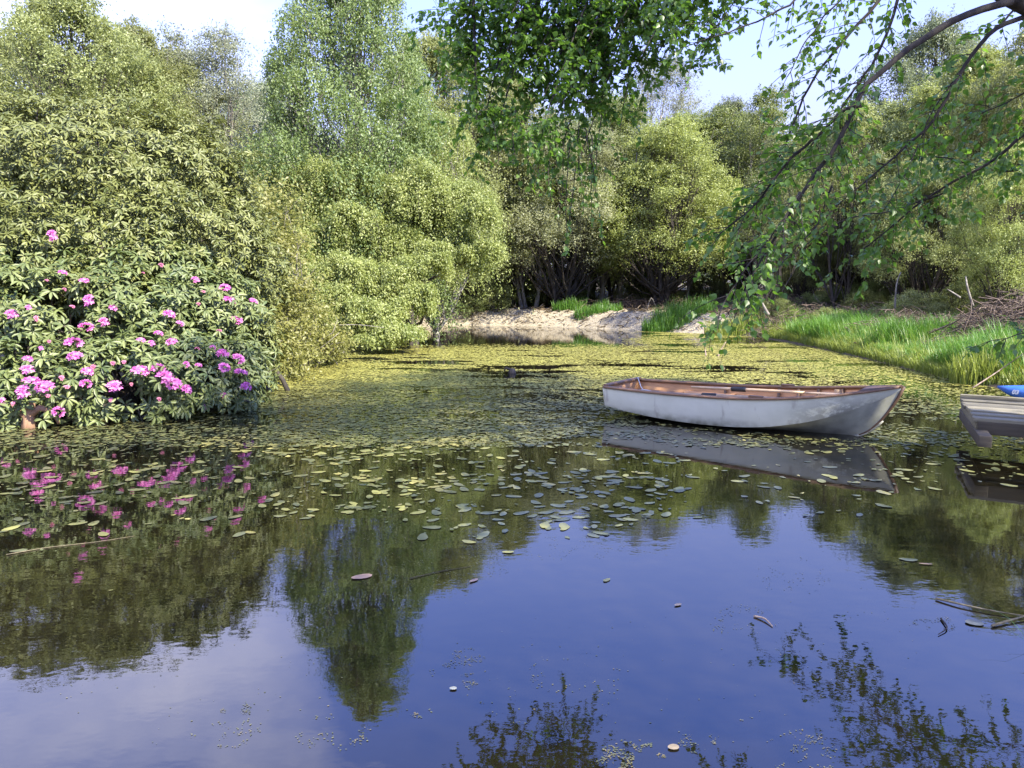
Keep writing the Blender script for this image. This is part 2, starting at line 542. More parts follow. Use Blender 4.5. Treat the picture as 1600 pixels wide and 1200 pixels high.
# ---- water
wm, nt, b, new, lk = nodes('pond_water')
b.inputs['Base Color'].default_value = (0.007, 0.006, 0.003, 1)
b.inputs['Roughness'].default_value = 0.012
b.inputs['IOR'].default_value = 1.8
tc = new('ShaderNodeTexCoord')
n1 = noise_node(new, lk, 5.5, 2, tc.outputs['Object'], (1.0, 1.6, 1))
n2 = noise_node(new, lk, 26, 2, tc.outputs['Object'], (1.0, 1.5, 1))
n3 = noise_node(new, lk, 0.28, 2, tc.outputs['Object'])
mul = new('ShaderNodeMath'); mul.operation = 'MULTIPLY_ADD'; mul.inputs[1].default_value = 0.16
lk(n2, mul.inputs[0]); lk(n1, mul.inputs[2])
st = new('ShaderNodeMapRange'); st.inputs['From Min'].default_value = 0.35; st.inputs['From Max'].default_value = 0.65
st.inputs['To Min'].default_value = 0.014; st.inputs['To Max'].default_value = 0.05
lk(n3, st.inputs[0])
bp = new('ShaderNodeBump'); bp.inputs['Distance'].default_value = 0.02
lk(st.outputs[0], bp.inputs['Strength']); lk(mul.outputs[0], bp.inputs['Height']); lk(bp.outputs[0], b.inputs['Normal'])
mb = MB()
gxw, gyw = np.linspace(-18, 14, 17), np.linspace(-4, 33, 20)
for a in range(16):
    for c_ in range(19):
        mb.add([(gxw[a], gyw[c_], 0), (gxw[a + 1], gyw[c_], 0), (gxw[a + 1], gyw[c_ + 1], 0), (gxw[a], gyw[c_ + 1], 0)], [(0, 1, 2, 3)])
tag(mb.build('pond_water', wm), kind='structure')

# ------------------------------------------------------------------ trees
protos = {}


def proto(key, *a, **k):
    protos[key] = make_tree(*a, **k)
    protos[key]['_h'] = a[1]
    protos[key]['_used'] = 0


proto('olive1', 'broadleaf_tree', 10, 3.7, 1.2, 58, None, M['olive'], M['bark'], per_lobe=1600, lobe_r=0.27, size=0.085, trunk_r=0.17, sub=18)
proto('olive2', 'broadleaf_tree', 10, 3.2, 2.0, 40, None, M['olive'], M['bark'], per_lobe=2000, size=0.085, trunk_r=0.15, sub=16, lobe_r=0.3)
proto('airy', 'feathery_tree', 10, 3.2, 2.2, 40, None, M['pale_leaf'], M['bark_grey'], per_lobe=1000, size=0.07, trunk_r=0.11, sub=9, lobe_r=0.32, stems=3, spread=0.4)
proto('willow1', 'willow_tree', 8.5, 3.5, 2.3, 64, None, M['willow_leaf'], M['bark'], per_lobe=1350, size=0.085, stems=6, trunk_r=0.17, spread=0.62, sub=20, lobe_r=0.25)
proto('willow2', 'willow_tree', 8.5, 3.1, 2.0, 62, None, M['willow_leaf'], M['bark'], per_lobe=1350, size=0.085, stems=5, trunk_r=0.15, spread=0.55, sub=18, lobe_r=0.26)
proto('slim1', 'slender_tree', 10, 1.7, 3.9, 16, None, M['dark_leaf'], M['bark_grey'], per_lobe=700, size=0.10, trunk_r=0.085, lobe_r=0.55, lean=0.5)
proto('slim2', 'slender_tree', 10, 1.9, 4.1, 16, None, M['dark_leaf'], M['bark'], per_lobe=700, size=0.10, trunk_r=0.11, lobe_r=0.5, stems=2, spread=0.5)
proto('bushy', 'broadleaf_tree', 9, 3.6, 0.3, 34, None, M['dark_leaf'], M['bark'], per_lobe=1300, size=0.12, trunk_r=0.16, sub=14, lobe_r=0.36)
proto('shrub1', 'woodland_shrub', 2.0, 1.2, 0.25, 16, None, M['dark_leaf'], M['bark'], per_lobe=500, size=0.07, stems=5, trunk_r=0.03, lobe_r=0.42, sub=10)


def place(key, px, d, top_py=None, H=None, wide=1.0, label='', cat='tree', group=None, mat=None, rot=None, x=None):
    p = protos[key]
    o = p if not p['_used'] else copy_tree(p)
    p['_used'] = 1
    if '_used' in o and o is not p:
        del o['_used']; del o['_h']
    xx = P(px, 400, d)[0] if x is None else x
    z = gz(xx, d)
    if H is None:
        H = P(px, top_py, d)[2] - z
    s = H / p['_h']
    o.location = (xx, d, z - 0.05)
    o.scale = (s * wide, s * wide, s)
    o.rotation_euler = (0, 0, R.random() * 6.28 if rot is None else rot)
    tag(o, label, cat, group)
    if mat:
        for ch in o.children:
            if ch.name.startswith('crown'):
                ch.material_slots[0].link = 'OBJECT'
                ch.material_slots[0].material = mat
    return o


# left: behind the rhododendron
place('olive1', 120, 23, -12, label='tall olive green tree rising behind the left end of the flowering rhododendron', wide=1.0)
place('olive2', 235, 26, 45, label='rounded yellow olive tree just right of the tallest tree at far left', wide=0.95)
place('olive2', 290, 31, 85, label='yellow olive tree standing behind the feathery half bare tree', wide=0.9)
place('airy', 335, 30, 50, label='feathery half bare tree with sky showing through, left of the tall birch', wide=1.15)
place('olive2', -10, 27, 138, label='lower olive tree cut by the left edge of the picture behind the rhododendron', wide=1.0)
place('olive1', 300, 33, 190, label='low olive tree under the feathery half bare tree', wide=1.15)
place('olive1', 215, 29, 105, label='broad olive tree filling the gap behind the two left trees', wide=1.2)
place('olive2', 395, 40, 150, label='hazy olive tree far behind the feathery tree left of the tall birch', wide=1.3, mat=M['grey_green'])
place('willow2', 290, 24, 215, label='yellow green bushy tree just above the right shoulder of the rhododendron', wide=1.1, mat=M['olive'])
place('olive1', 50, 30, 60, label='olive tree behind the tallest tree at far left', wide=1.2)
place('airy', 430, 36, 120, label='pale thin tree half hidden behind the left side of the tall birch', wide=1.2)
place('bushy', 360, 27, 330, label='dark bushy tree low between the rhododendron and the tall birch', wide=1.3)
place('bushy', 30, 19, 330, label='dark bushy tree hidden low behind the rhododendron at far left', wide=1.2)
# centre, far bank
place('olive1', 690, 34, 62, label='tall tan olive tree between the tall birch and the dark hanging branches', mat=M['olive'], wide=1.0)
place('olive2', 800, 36, 120, label='olive tree behind the dark hanging branches at the middle of the far bank', wide=1.0)
place('willow1', 880, 34.5, 205, label='cream green willow in the middle of the far bank above the grass tufts', wide=1.1)
place('willow2', 1035, 33.5, 195, label='round yellow green willow with dark leaning stems on the far bank', wide=1.15, mat=M['fresh_leaf'])
place('airy', 1020, 56, 92, label='tall silvery tree behind the round yellow green willow', wide=1.0)
place('airy', 960, 52, 150, label='silvery thin tree just left of the tall silvery tree', wide=1.1)
place('olive2', 1130, 54, 160, label='small grey green round topped tree far off beside the sky gap', mat=M['grey_green'], wide=0.9)
place('willow2', 745, 34.5, 235, label='narrow pale willow beside the right edge of the weeping birch', wide=0.8)
# right side
place('willow1', 1170, 37, 240, label='yellow green willow below the sky gap, right of the round willow', mat=M['fresh_leaf'], wide=0.9)
place('olive1', 1265, 38, 205, label='low yellow green tree behind the thin overhanging branches', mat=M['fresh_leaf'], wide=1.0)
place('willow2', 1350, 31, 165, label='broad olive willow behind the long green grass bank', wide=1.1, mat=M['olive'])
place('olive1', 1430, 43, 40, label='tall pale grey green tree standing high at the right beyond the willows', wide=1.0, mat=M['grey_green'])
place('olive2', 1500, 28, 85, label='tall yellow green tree behind the brushwood heap at right', wide=1.1, mat=M['fresh_leaf'])
place('olive1', 1610, 25, 45, label='tall tree cut by the right edge of the picture behind the brushwood', wide=0.9, mat=M['olive'])
place('willow1', 1440, 25.5, 250, label='low many stemmed willow among the brushwood on the right bank', wide=0.95, mat=M['olive'])
place('willow2', 1570, 21, 230, label='dark stemmed willow leaning above the brushwood heap at right edge', wide=0.8, mat=M['fresh_leaf'])
place('willow2', 1255, 29.5, 300, label='small many stemmed willow at the start of the grass bank', wide=0.9, mat=M['olive'])

# slender stems of the dark wood on the far bank
WOOD = 'slender trees crowded in the dark wood on the far bank'
k = 0
for px in np.linspace(700, 1190, 46):
    d = 34.5 + R.random() * 8
    place('slim1' if k % 3 else 'slim2', px + R.normal() * 6, d, H=6.5 + R.random() * 3, label='slender trunk crowded among many in the dark wood of the far bank',
          cat='tree', group=WOOD, wide=0.9 + R.random() * 0.4)
    k += 1
for px in (715, 780, 815, 826):
    pass
for px in np.linspace(1200, 1640, 16):
    d = 27 + R.random() * 9
    place('slim1' if k % 2 else 'slim2', px + R.normal() * 8, d, H=6 + R.random() * 2.5, label='slender trunk among the trees behind the brushwood on the right bank',
          cat='tree', group='slender trees behind the brushwood on the right bank', wide=0.9 + R.random() * 0.4)
    k += 1
# the wall of the wood behind everything
for t in range(30):
    px = -250 + t * 72 + R.normal() * 15
    d = 46 + (t % 3) * 6
    top = 235 + R.normal() * 25
    if px < 560: top += 5
    place('bushy', px, d, top, label='dark bushy tree deep in the wood closing the view behind the pond',
          group='trees deep in the wood behind the pond', wide=1.25)
for t in range(26):
    px = 690 + t * 36 + R.normal() * 12
    d = (33.5 if px < 1190 else 26) + R.random() * 5
    place('shrub1', px, d, H=0.7 + R.random() * 1.0, label='low dark shrub among the trunks at the edge of the wood',
          cat='shrub', group='low shrubs at the edge of the wood', wide=1.2)

for t in range(14):
    px = 1240 + t * 30 + R.normal() * 10
    d = (24.5 if px < 1380 else 21.5) - (px > 1500) * 2.0 + R.random() * 2.5
    place('shrub1', px, d, H=0.45 + R.random() * 0.65, label='low leafy shrub growing among the brushwood on the right bank',
          cat='shrub', group='low shrubs among the brushwood', wide=1.2, mat=M['fresh_leaf'] if t % 3 == 0 else M['olive'])
# tall birch
root = make_tree('birch_tree', 12.8, 2.9, 1.4, 80, None, M['birch_leaf'], M['bark_birch'], per_lobe=2500, size=0.085, mode='weep', trunk_r=0.17,
                 lobe_r=0.27, topthin=0.45, drop=1.1, lean=0.4,
                 shape=lambda t: 0.95 if t < 0.35 else (0.95 - 0.75 * ((t - 0.35) / 0.65) ** 1.4))
bx = P(535, 400, 24.5)[0]
root.location = (bx, 24.5, gz(bx, 24.5) - 0.05)
tag(root, 'tall white barked birch towering out of the top of the picture left of centre', 'tree')
root2 = make_tree('birch_tree', 8.0, 1.9, 2.9, 34, None, M['weep_leaf'], M['bark_birch'], per_lobe=1200, size=0.07, mode='weep', trunk_r=0.12, lobe_r=0.34, drop=1.1)
bx = P(680, 400, 26)[0]
root2.location = (bx, 26, gz(bx, 26))
tag(root2, 'lighter green birch just right of the tall birch with hanging strands', 'tree')

# weeping birch mounds over the water
wr = empty('weeping_birch', (P(640, 400, 22.6)[0], 22.6, gz(P(640, 400, 22.6)[0], 22.6)), label='bright green weeping birch with rounded mounds of strands dipping to the water', cat='tree')
org = np.array(wr.location)
tw, cr = MB(), MB()
lob = [(508, 285, 22.8, 1.05, 0.75, 1.3), (455, 320, 22.8, 0.9, 0.7, 1.1), (566, 345, 21.6, 0.60, 0.5, 1.0), (647, 295, 22.4, 0.9, 0.65, 1.3), (600, 310, 23.0, 0.8, 0.6, 1.2), (700, 315, 22.8, 0.7, 0.55, 1.1),
       (738, 335, 22.2, 0.66, 0.5, 0.95), (752, 398, 21.8, 0.46, 0.32, 0.7), (712, 385, 22.5, 0.5, 0.4, 0.6), (668, 412, 21.0, 0.62, 0.42, 0.75), (613, 385, 22.0, 0.62, 0.5, 0.95),
       (561, 424, 20.8, 0.7, 0.45, 0.85), (513, 360, 22.4, 0.75, 0.55, 1.1), (500, 428, 20.9, 0.66, 0.5, 0.85), (529, 458, 20.3, 0.6, 0.4, 0.7), (622, 440, 20.7, 0.55, 0.4, 0.6), (655, 462, 20.4, 0.45, 0.3, 0.4),
       (593, 490, 19.9, 0.7, 0.36, 0.5), (545, 500, 20.1, 0.55, 0.35, 0.45), (632, 522, 19.5, 0.62, 0.25, 0.3), (590, 528, 19.3, 0.6, 0.2, 0.25), (470, 470, 20.2, 0.75, 0.5, 0.8), (460, 400, 21.5, 0.75, 0.55, 1.0), (680, 350, 23.2, .8, .6, 1.0), (560, 290, 23.4, .9, .7, 1.2)]
trunk = np.array([org + [0, 0, -0.2], org + [0.05, 0, 0.9], org + [-0.12, 0.05, 1.9], org + [-0.3, 0, 3.2], org + [-0.25, 0.1, 4.6]])
tw.tube(trunk - org, [0.24, 0.19, 0.16, 0.11, 0.05], 8)
for (px, py, d, rx, rz, dr) in lob:
    c = P(px, py, d)
    k0 = 1 if c[2] < 2.2 else (2 if c[2] < 3.5 else 3)
    L = curve(trunk[k0], c, 0.05, 0.2, 7)
    tw.tube(L - org, np.linspace(0.06, 0.012, 7), 5, cap=False)
    weep_leaves(cr, c - org, rx * 0.95, rz * 0.9, int(430 * rx * rx), 26, dr * (0.55 + 0.45 * R.random()), 0.068, tw, tint0=-0.1 + 0.22 * R.random())
for (px, py, d, rx, rz, dr) in lob:
    c = P(px, py, d)
    for _ in range(5):
        q = rdir(1, 0.1)[0]; q[1] = -abs(q[1])
        c2 = c + q * np.array([rx * 1.15, rx * 0.9, rz * 1.1])
        if c2[2] < 0.5: continue
        r2 = rx * (0.22 + 0.28 * R.random())
        L = curve(c, c2, 0.05, 0.2, 5)
        tw.tube(L - org, np.linspace(0.014, 0.004, 5), 4, cap=False)
        weep_leaves(cr, c2 - org, r2, r2 * 0.7, int(34 + 60 * r2), 24, dr * (0.25 + 0.75 * R.random()), 0.066, tint0=-0.1 + 0.25 * R.random())
tw.build('trunk', M['bark'], wr, smooth=True)
cr.build('crown', M['weep_leaf'], wr)

# ------------------------------------------------------------------ rhododendron
# ellipsoids: centre px,py,d, rx, ry, rz
front = [(60, 598, 9.8, 1.5, 0.9, 0.62), (210, 588, 10.1, 1.3, 0.9, 0.66), (120, 630, 9.75, 1.5, 0.6, 0.33), (290, 610, 10.4, 1.0, 0.7, 0.4), (-40, 640, 9.4, 1.0, 0.6, 0.4), (320, 575, 11.0, 0.95, 0.9, 0.66), (-90, 560, 10.0, 1.4, 1.2, 0.9),
         (40, 490, 10.4, 1.3, 1.0, 0.75), (255, 425, 11.6, 0.85, 0.8, 0.5), (20, 425, 11.0, 0.7, 0.7, 0.4), (340, 470, 12.0, 0.6, 0.7, 0.5), (110, 415, 11.2, 0.5, 0.6, 0.35), (170, 490, 10.8, 1.3, 1.0, 0.8), (300, 490, 11.5, 1.0, 0.9, 0.8), (365, 560, 12.1, 0.62, 0.7, 0.7)]
back = [(165, 450, 10.7, 0.62, 0.6, 0.42), (330, 520, 11.4, 0.5, 0.5, 0.45), (-10, 470, 10.3, 0.6, 0.6, 0.4), (385, 540, 12.0, 0.5, 0.6, 0.6), (60, 420, 11.0, 0.6, 0.6, 0.4), (60, 400, 11.6, 1.8, 1.3, 1.15), (220, 390, 12.2, 1.7, 1.3, 1.2), (330, 400, 13.0, 1.15, 1.1, 1.1), (80, 275, 12.2, 1.9, 1.4, 1.15), (210, 270, 12.6, 1.6, 1.3, 1.1),
        (-80, 330, 11.6, 1.6, 1.3, 1.4), (310, 320, 13.3, 1.0, 1.0, 0.9), (130, 215, 12.6, 1.2, 1.1, 0.62), (390, 430, 14.0, 0.75, 0.8, 1.0), (355, 480, 12.7, 0.75, 0.8, 0.9), (10, 230, 12.3, 1.1, 1.0, .7)]


def ell(e):
    return P(e[0], e[1], e[2]), np.array(e[3:6])


def hit(px, py, els):
    r = norm(ray(px, py)); o = np.array([0, 0, CAM_H]); best = None
    for e in els:
        c, s = ell(e)
        oo = (o - c) / s; dd = r / s
        a, b_, c_ = dd @ dd, oo @ dd, oo @ oo - 1
        D = b_ * b_ - a * c_
        if D > 0:
            t = (-b_ - math.sqrt(D)) / a
            if t > 0 and (best is None or t < best[0]):
                p = o + r * t
                best = (t, p, norm((p - c) / s / s))
    return best


def rosettes(mb, pts, nrm, size, leafn=9, tint0=0.0):
    n = len(pts)
    k = leafn
    ang = R.random((n, 1)) * 6.28 + np.arange(k)[None, :] / k * 6.28 + R.normal(size=(n, k)) * 0.3
    ax = norm(nrm)
    ref = norm(rdir(n))
    u = norm(np.cross(ax, ref)); w = np.cross(ax, u)
    el = R.normal(size=(n, k)) * 0.28 + 0.12
    dirs = (np.cos(ang)[..., None] * u[:, None] + np.sin(ang)[..., None] * w[:, None]) * np.cos(el)[..., None] + ax[:, None] * np.sin(el)[..., None]
    dirs = dirs + np.array([0, 0, -0.22])
    up = ax[:, None] * 0.9 - dirs * 0.2 + R.normal(size=dirs.shape) * 0.16
    L = size * (0.75 + 0.5 * R.random((n, k)))
    tint = np.clip(tint0 + R.random((n, 1)) * 0.5 + R.random((n, k)) * 0.4, 0, 1)
    pos = np.repeat(pts[:, None], k, 1) + dirs * 0.012
    leaves(mb, pos.reshape(-1, 3), dirs.reshape(-1, 3), up.reshape(-1, 3), L.ravel(), L.ravel() * 0.30, tint.ravel(), T_RHODO)


def bush_points(els, per, depth):
    pts, nr = [], []
    for e in els:
        c, s = ell(e)
        n = int(per * (s[0] * s[1] + s[0] * s[2] + s[1] * s[2]) / 1.2)
        d = rdir(n, 0.15)
        keep = d[:, 1] < 0.55
        d = d[keep]
        bump = 0.74 + 0.44 * fbm(d[:, 0] * 2.6 + c[0], d[:, 1] * 2.6 + c[1], d[:, 2] * 2.6 + c[2], 21, 3)
        sh = 1 - depth * R.random(len(d)) ** 1.4
        sh = np.where(R.random(len(d)) < 0.09, 1.0 + 0.20 * R.random(len(d)), sh)
        p = c + d * s * (bump * sh)[:, None]
        ok = np.ones(len(p), bool)
        for e2 in els:
            if e2 is e: continue
            c2, s2 = ell(e2)
            ok &= (((p - c2) / s2) ** 2).sum(1) > 0.72
        ok &= p[:, 2] > 0.06
        hol = fbm(p[:, 0] * 2.1, p[:, 1] * 2.1, p[:, 2] * 2.4, 33, 2)
        ok &= (hol > 0.40) | (sh < 0.72)
        pts.append(p[ok]); nr.append(norm(norm(d[ok] / s) * 0.75 + np.array([0.1, -0.1, 0.75]) + R.normal(size=(ok.sum(), 3)) * 0.28))
    return np.concatenate(pts), np.concatenate(nr)


def bush(name, els, label, mat, per, size, base, stems, leafn=9, tint0=0):
    o = empty(name, base, label=label, cat='shrub')
    b0 = np.array(base)
    lf, st = MB(), MB()
    p, n = bush_points(els, per, 0.5)
    rosettes(lf, p - b0, n, size, leafn, tint0)
    for i in range(stems):
        e = els[i % len(els)]
        c, s = ell(e)
        tip = c + rdir(1, 0.4)[0] * s * 0.8
        ft = np.array([c[0] + R.normal() * 0.35, c[1] + 0.2 + R.normal() * 0.25, 0.0]); ft[2] = max(0, gz(ft[0], ft[1]) - 0.15)
        L = curve(ft, tip, 0.03, 0.3, 8)
        st.tube(L - b0, np.linspace(0.045, 0.010, 8), 5, cap=False)
        for _ in range(3):
            k = R.integers(3, 7)
            st.tube(curve(L[k], L[k] + rdir(1, 0.5)[0] * s.mean() * 0.7, 0, 0.3, 5) - b0, np.linspace(0.016, 0.005, 5), 4, cap=False)
    st.build('stems', M['bark'], o, smooth=True)
    lf.build('foliage', mat, o)
    return o


rb = W(120, 640)
rh = bush('rhododendron', front, 'flowering rhododendron with pink purple blooms overhanging the left shore', M['rhodo'], 560, 0.115, (rb[0], 10.3, gz(rb[0], 10.3)), 40)
bk = P(150, 400, 12.4)
bush('rhododendron', back, 'tall dome of olive rhododendron leaves rising behind the pink blooms', M['rhodo_y'], 760, 0.098, (bk[0], 12.4, gz(bk[0], 12.4)), 40, tint0=0.05)

fl = [(82, 370), (252, 416), (97, 430), (73, 441), (140, 471), (112, 480), (177, 482), (136, 510), (163, 503), (350, 452), (357, 470), (310, 476), (367, 500), (268, 538), (220, 535),
      (115, 540), (65, 548), (118, 560), (136, 583), (134, 600), (180, 603), (195, 568), (219, 581), (247, 577), (257, 590), (272, 600), (290, 608), (345, 556), (370, 562),
      (347, 576), (374, 586), (382, 606), (38, 612), (72, 605), (50, 596), (92, 641), (4, 628), (342, 520), (262, 492), (57, 498), (305, 440), (100, 455)]
fr0 = np.array(rh.location)


def truss_mesh(seed, rad, mat_name):
    mb = MB()
    nf = 15
    for i in range(nf):
        d = rdir(1, 0.9)[0]
        d[2] = abs(d[2]) * 0.9 - 0.05
        c = d * rad * 0.55
        for k in range(5):
            a = k / 5 * 6.28 + i
            u = norm(np.cross(d, np.array([0.3, 0.5, 0.8]))); w = np.cross(d, u)
            ax = (math.cos(a) * u + math.sin(a) * w) * 0.8 + d * 0.65
            leaves(mb, c[None], ax[None], (d + R.normal(size=3) * 0.2)[None], rad * 0.62, rad * 0.42, R.random(1) * 0.9)
    return mb.mesh('flower_cluster')


trus = [truss_mesh(i, 0.10, 'petal') for i in range(4)]
for t in trus: t.materials.append(M['petal'])
buds = [truss_mesh(i, 0.06, 'bud') for i in range(2)]
for t in buds: t.materials.append(M['bud'])
extra = []
while len(extra) < 28:
    a, b_ = R.random() ** 0.75 * 400, 400 + R.random() ** 0.6 * 240
    if b_ > 380 + a * 0.05 and min(math.hypot(a - q[0], b_ - q[1]) for q in fl + extra) > 13: extra.append((a, b_))
nfl = len(fl)
for i, (px, py) in enumerate(fl + extra):
    h = hit(px, py, front) or hit(px, py, back)
    if h is None: continue
    small = i >= nfl or i in (1, 2, 3, 6, 11, 14, 16, 21, 37, 38, 39, 40, 41, 5)
    me = buds[i % 2] if small and i % 2 else trus[i % 4]
    p = h[1] + h[2] * 0.03 - norm(ray(px, py)) * 0.10
    o = link('flower_cluster', me, None, rh, p - fr0)
    o.scale = (0.45 + 0.3 * R.random(),) * 3 if small else (0.75 + 0.25 * R.random(),) * 3
    sc_ = o.scale[0]; o.scale = (sc_ * (0.75 + 0.6 * R.random()), sc_ * (0.75 + 0.5 * R.random()), sc_ * (0.6 + 0.4 * R.random()))
    o.rotation_euler = Vector(norm(h[2] * 0.6 + np.array([0, 0, 1.0]))).to_track_quat('Z', 'Y').to_euler()
for px, py in ((318, 256), (328, 242)):
    pass

# light yellow shrub to the right of the rhododendron
ys = [(430, 420, 14.6, 0.7, 0.8, 0.9), (445, 490, 14.8, 0.75, 0.8, 0.75), (415, 540, 13.6, 0.6, 0.7, 0.62), (480, 520, 15.8, 0.75, 0.8, 0.62), (505, 545, 16.6, 0.5, 0.6, 0.4), (440, 565, 14.2, 0.6, 0.6, 0.4), (400, 350, 15.0, 0.9, 0.9, 0.9)]
c0 = P(445, 500, 15.2)
so = empty('willow_shrub', (c0[0], 15.2, gz(c0[0], 15.2)), label='pale yellow green willow shrub at the right foot of the rhododendron', cat='shrub')
lf, st = MB(), MB()
b0 = np.array(so.location)
for e in ys:
    c, s = ell(e)
    blob_leaves(lf, c - b0, s[0], s[2], int(4200 * s[0]), 0.075, 26, up=0.7)
    for _ in range(10):
        ft = np.array([c[0] - 0.2 + R.normal() * 0.2, c[1] + 0.2, max(0.0, gz(c[0] - .2, c[1] + .2)) - 0.1])
        st.tube(curve(ft, c + rdir(1, 0.6)[0] * s * 1.12, 0.02, 0.25, 6) - b0, np.linspace(0.018, 0.003, 6), 4, cap=False)
st.build('stems', M['bark_grey'], so)
lf.build('foliage', M['shrub'], so)

# ------------------------------------------------------------------ overhanging birch (trunk on the right bank, out of frame)
TB = np.array([7.4, 5.4, 0.0]); TB[2] = gz(TB[0], TB[1])
ob = empty('overhanging_birch', TB, label='dark leaved birch whose branches hang over the water from the top right', cat='tree')
tr, br, lv = MB(), MB(), MB()
trunk = np.array([[0, 0, -0.3], [0.02, 0.05, 1.2], [-0.12, 0.1, 2.6], [-0.1, 0.15, 4.2], [-0.3, 0.2, 6.5], [-0.4, 0.1, 9], [-0.4, 0.2, 11]])
tr.tube(trunk, [0.3, 0.23, 0.2, 0.17, 0.13, 0.08, 0.02], 10)


def px_path(lst):
    return np.array([P(a, b, d) for a, b, d in lst])


def smooth_path(p, n):
    p = np.asarray(p, float)
    seg = np.concatenate([[0], np.cumsum(np.linalg.norm(np.diff(p, axis=0), axis=1))])
    t = np.linspace(0, seg[-1], n)
    out = np.stack([np.interp(t, seg, p[:, k]) for k in range(3)], -1)
    for _ in range(2):
        out[1:-1] = 0.25 * out[:-2] + 0.5 * out[1:-1] + 0.25 * out[2:]
    return out


def leafy_twig(start, dirv, length, size, gap=0.026, rad=0.0022, grav=0.8, lsize=1.0, dens=1.0):
    n = max(4, int(length / 0.05))
    d = norm(np.asarray(dirv, float)); p = np.array(start, float); pts = [p.copy()]
    for k in range(n):
        d = norm(d + np.array([0, 0, -grav]) * 0.10 + R.normal(size=3) * 0.09)
        p = p + d * length / n
        pts.append(p.copy())
    pts = np.array(pts)
    br.tube(pts - TB, np.linspace(rad, rad * 0.4, len(pts)), 4, cap=False)
    m = max(3, int(length / gap * dens))
    t = np.sort(R.random(m)) * 0.92 + 0.08
    idx = t * (len(pts) - 1); i0 = np.minimum(idx.astype(int), len(pts) - 2)
    fr = (idx - i0)[:, None]
    pos = pts[i0] * (1 - fr) + pts[i0 + 1] * fr
    tg = norm(pts[i0 + 1] - pts[i0])
    side = norm(np.cross(tg, np.array([0, 0, 1.0])) + 1e-3) * np.where(np.arange(m) % 2, 1, -1)[:, None]
    ax = norm(tg * 0.55 + side * 0.6 + R.normal(size=(m, 3)) * 0.35 + np.array([0, 0, -0.45]))
    nr = norm(np.array([0, 0, 1.0]) + R.normal(size=(m, 3)) * 0.55)
    L = size * (0.65 + 0.6 * R.random(m))
    leaves(lv, pos + ax * 0.012 - TB, ax, nr, L, L * 0.78, np.clip(R.random(m) * 0.9, 0, 1), T_BIRCH)
    return pts


def branch(lst, r0, r1, twigs, tl, size, world=False, start=0.0, side=None, grav=0.8, dens=1.0, sec=0):
    p = smooth_path(px_path(lst) if not world else np.array(lst), 26)
    p[1:-1] += np.cumsum(R.normal(size=(24, 3)) * 0.006, 0) * np.sin(np.linspace(0, math.pi, 24))[:, None]
    br.tube(p - TB, np.linspace(r0, r1, 26), 7)
    for k in range(twigs):
        t = start + (1 - start) * (k + R.random()) / twigs
        i0 = min(24, int(t * 25))
        tg = norm(p[i0 + 1] - p[i0])
        o = norm(np.cross(tg, rdir(1)[0]))
        d = tg * 0.5 + o * 0.8 + np.array([0, 0, 0.0])
        L = tl * (0.5 + 0.8 * R.random())
        q = leafy_twig(p[i0], d, L, size, grav=grav, dens=dens, rad=0.0028)
        for _ in range(sec):
            j0 = R.integers(1, len(q) - 1)
            leafy_twig(q[j0], norm(q[j0] - q[j0 - 1]) + rdir(1)[0] * 0.9, L * 0.55, size, grav=grav, dens=dens, rad=0.0018)
    leafy_twig(p[-1], p[-1] - p[-2], tl, size, grav=grav, dens=dens)
    return p


top = TB + trunk[3]
# thick limb entering at the top right
limb = np.array([TB + trunk[2] + [0, 0, 0.6], P(1720, 60, 4.9), P(1600, 15, 4.6), P(1545, -22, 4.5), P(1440, -90, 4.5), P(1300, -170, 4.7)])
lp = smooth_path(limb, 20)
br.tube(lp - TB, np.linspace(0.10, 0.035, 20), 9)
LS = 0.043
branch([(1580, 2, 4.55), (1530, 15, 4.5), (1470, 40, 4.45), (1400, 88, 4.4), (1365, 135, 4.35), (1347, 165, 4.3), (1322, 235, 4.25), (1270, 292, 4.2), (1212, 378, 4.2), (1175, 430, 4.2), (1150, 490, 4.2)],
       0.022, 0.004, 36, 0.30, LS, start=0.40, sec=1, dens=0.85)
branch([(1347, 165, 4.3), (1318, 168, 4.3), (1275, 212, 4.35), (1215, 262, 4.4), (1160, 325, 4.45), (1120, 372, 4.5)], 0.011, 0.003, 30, 0.26, LS, sec=1)
branch([(1640, 10, 4.7), (1590, 30, 4.65), (1545, 50, 4.6), (1515, 85, 4.6), (1470, 150, 4.6), (1420, 215, 4.65), (1370, 262, 4.7), (1310, 320, 4.7)], 0.016, 0.003, 26, 0.24, LS, start=0.3, dens=0.8)
branch([(1410, -40, 4.6), (1402, 10, 4.6), (1380, 70, 4.6), (1330, 140, 4.6), (1290, 200, 4.6), (1240, 255, 4.65), (1200, 300, 4.7)], 0.010, 0.003, 34, 0.25, LS, start=0.05, dens=0.9)
branch([(1420, -60, 5.0), (1375, 0, 5.0), (1310, 75, 5.0), (1255, 145, 5.0), (1225, 215, 5.0), (1200, 290, 5.0), (1190, 350, 5.0)], 0.012, 0.003, 38, 0.27, LS, start=0.0, dens=0.9)
branch([(1330, -50, 5.2), (1250, -10, 5.2), (1190, 30, 5.2), (1130, 50, 5.2), (1080, 70, 5.2)], 0.010, 0.003, 22, 0.25, LS, dens=0.8)
branch([(1250, 300, 4.2), (1210, 370, 4.15), (1160, 430, 4.1), (1130, 470, 4.1), (1120, 505, 4.1)], 0.006, 0.002, 20, 0.22, LS, sec=1, dens=0.8)
branch([(1300, 290, 4.8), (1270, 360, 4.8), (1235, 410, 4.8), (1190, 450, 4.8), (1150, 480, 4.8)], 0.006, 0.002, 18, 0.26, LS, sec=1, dens=0.8)
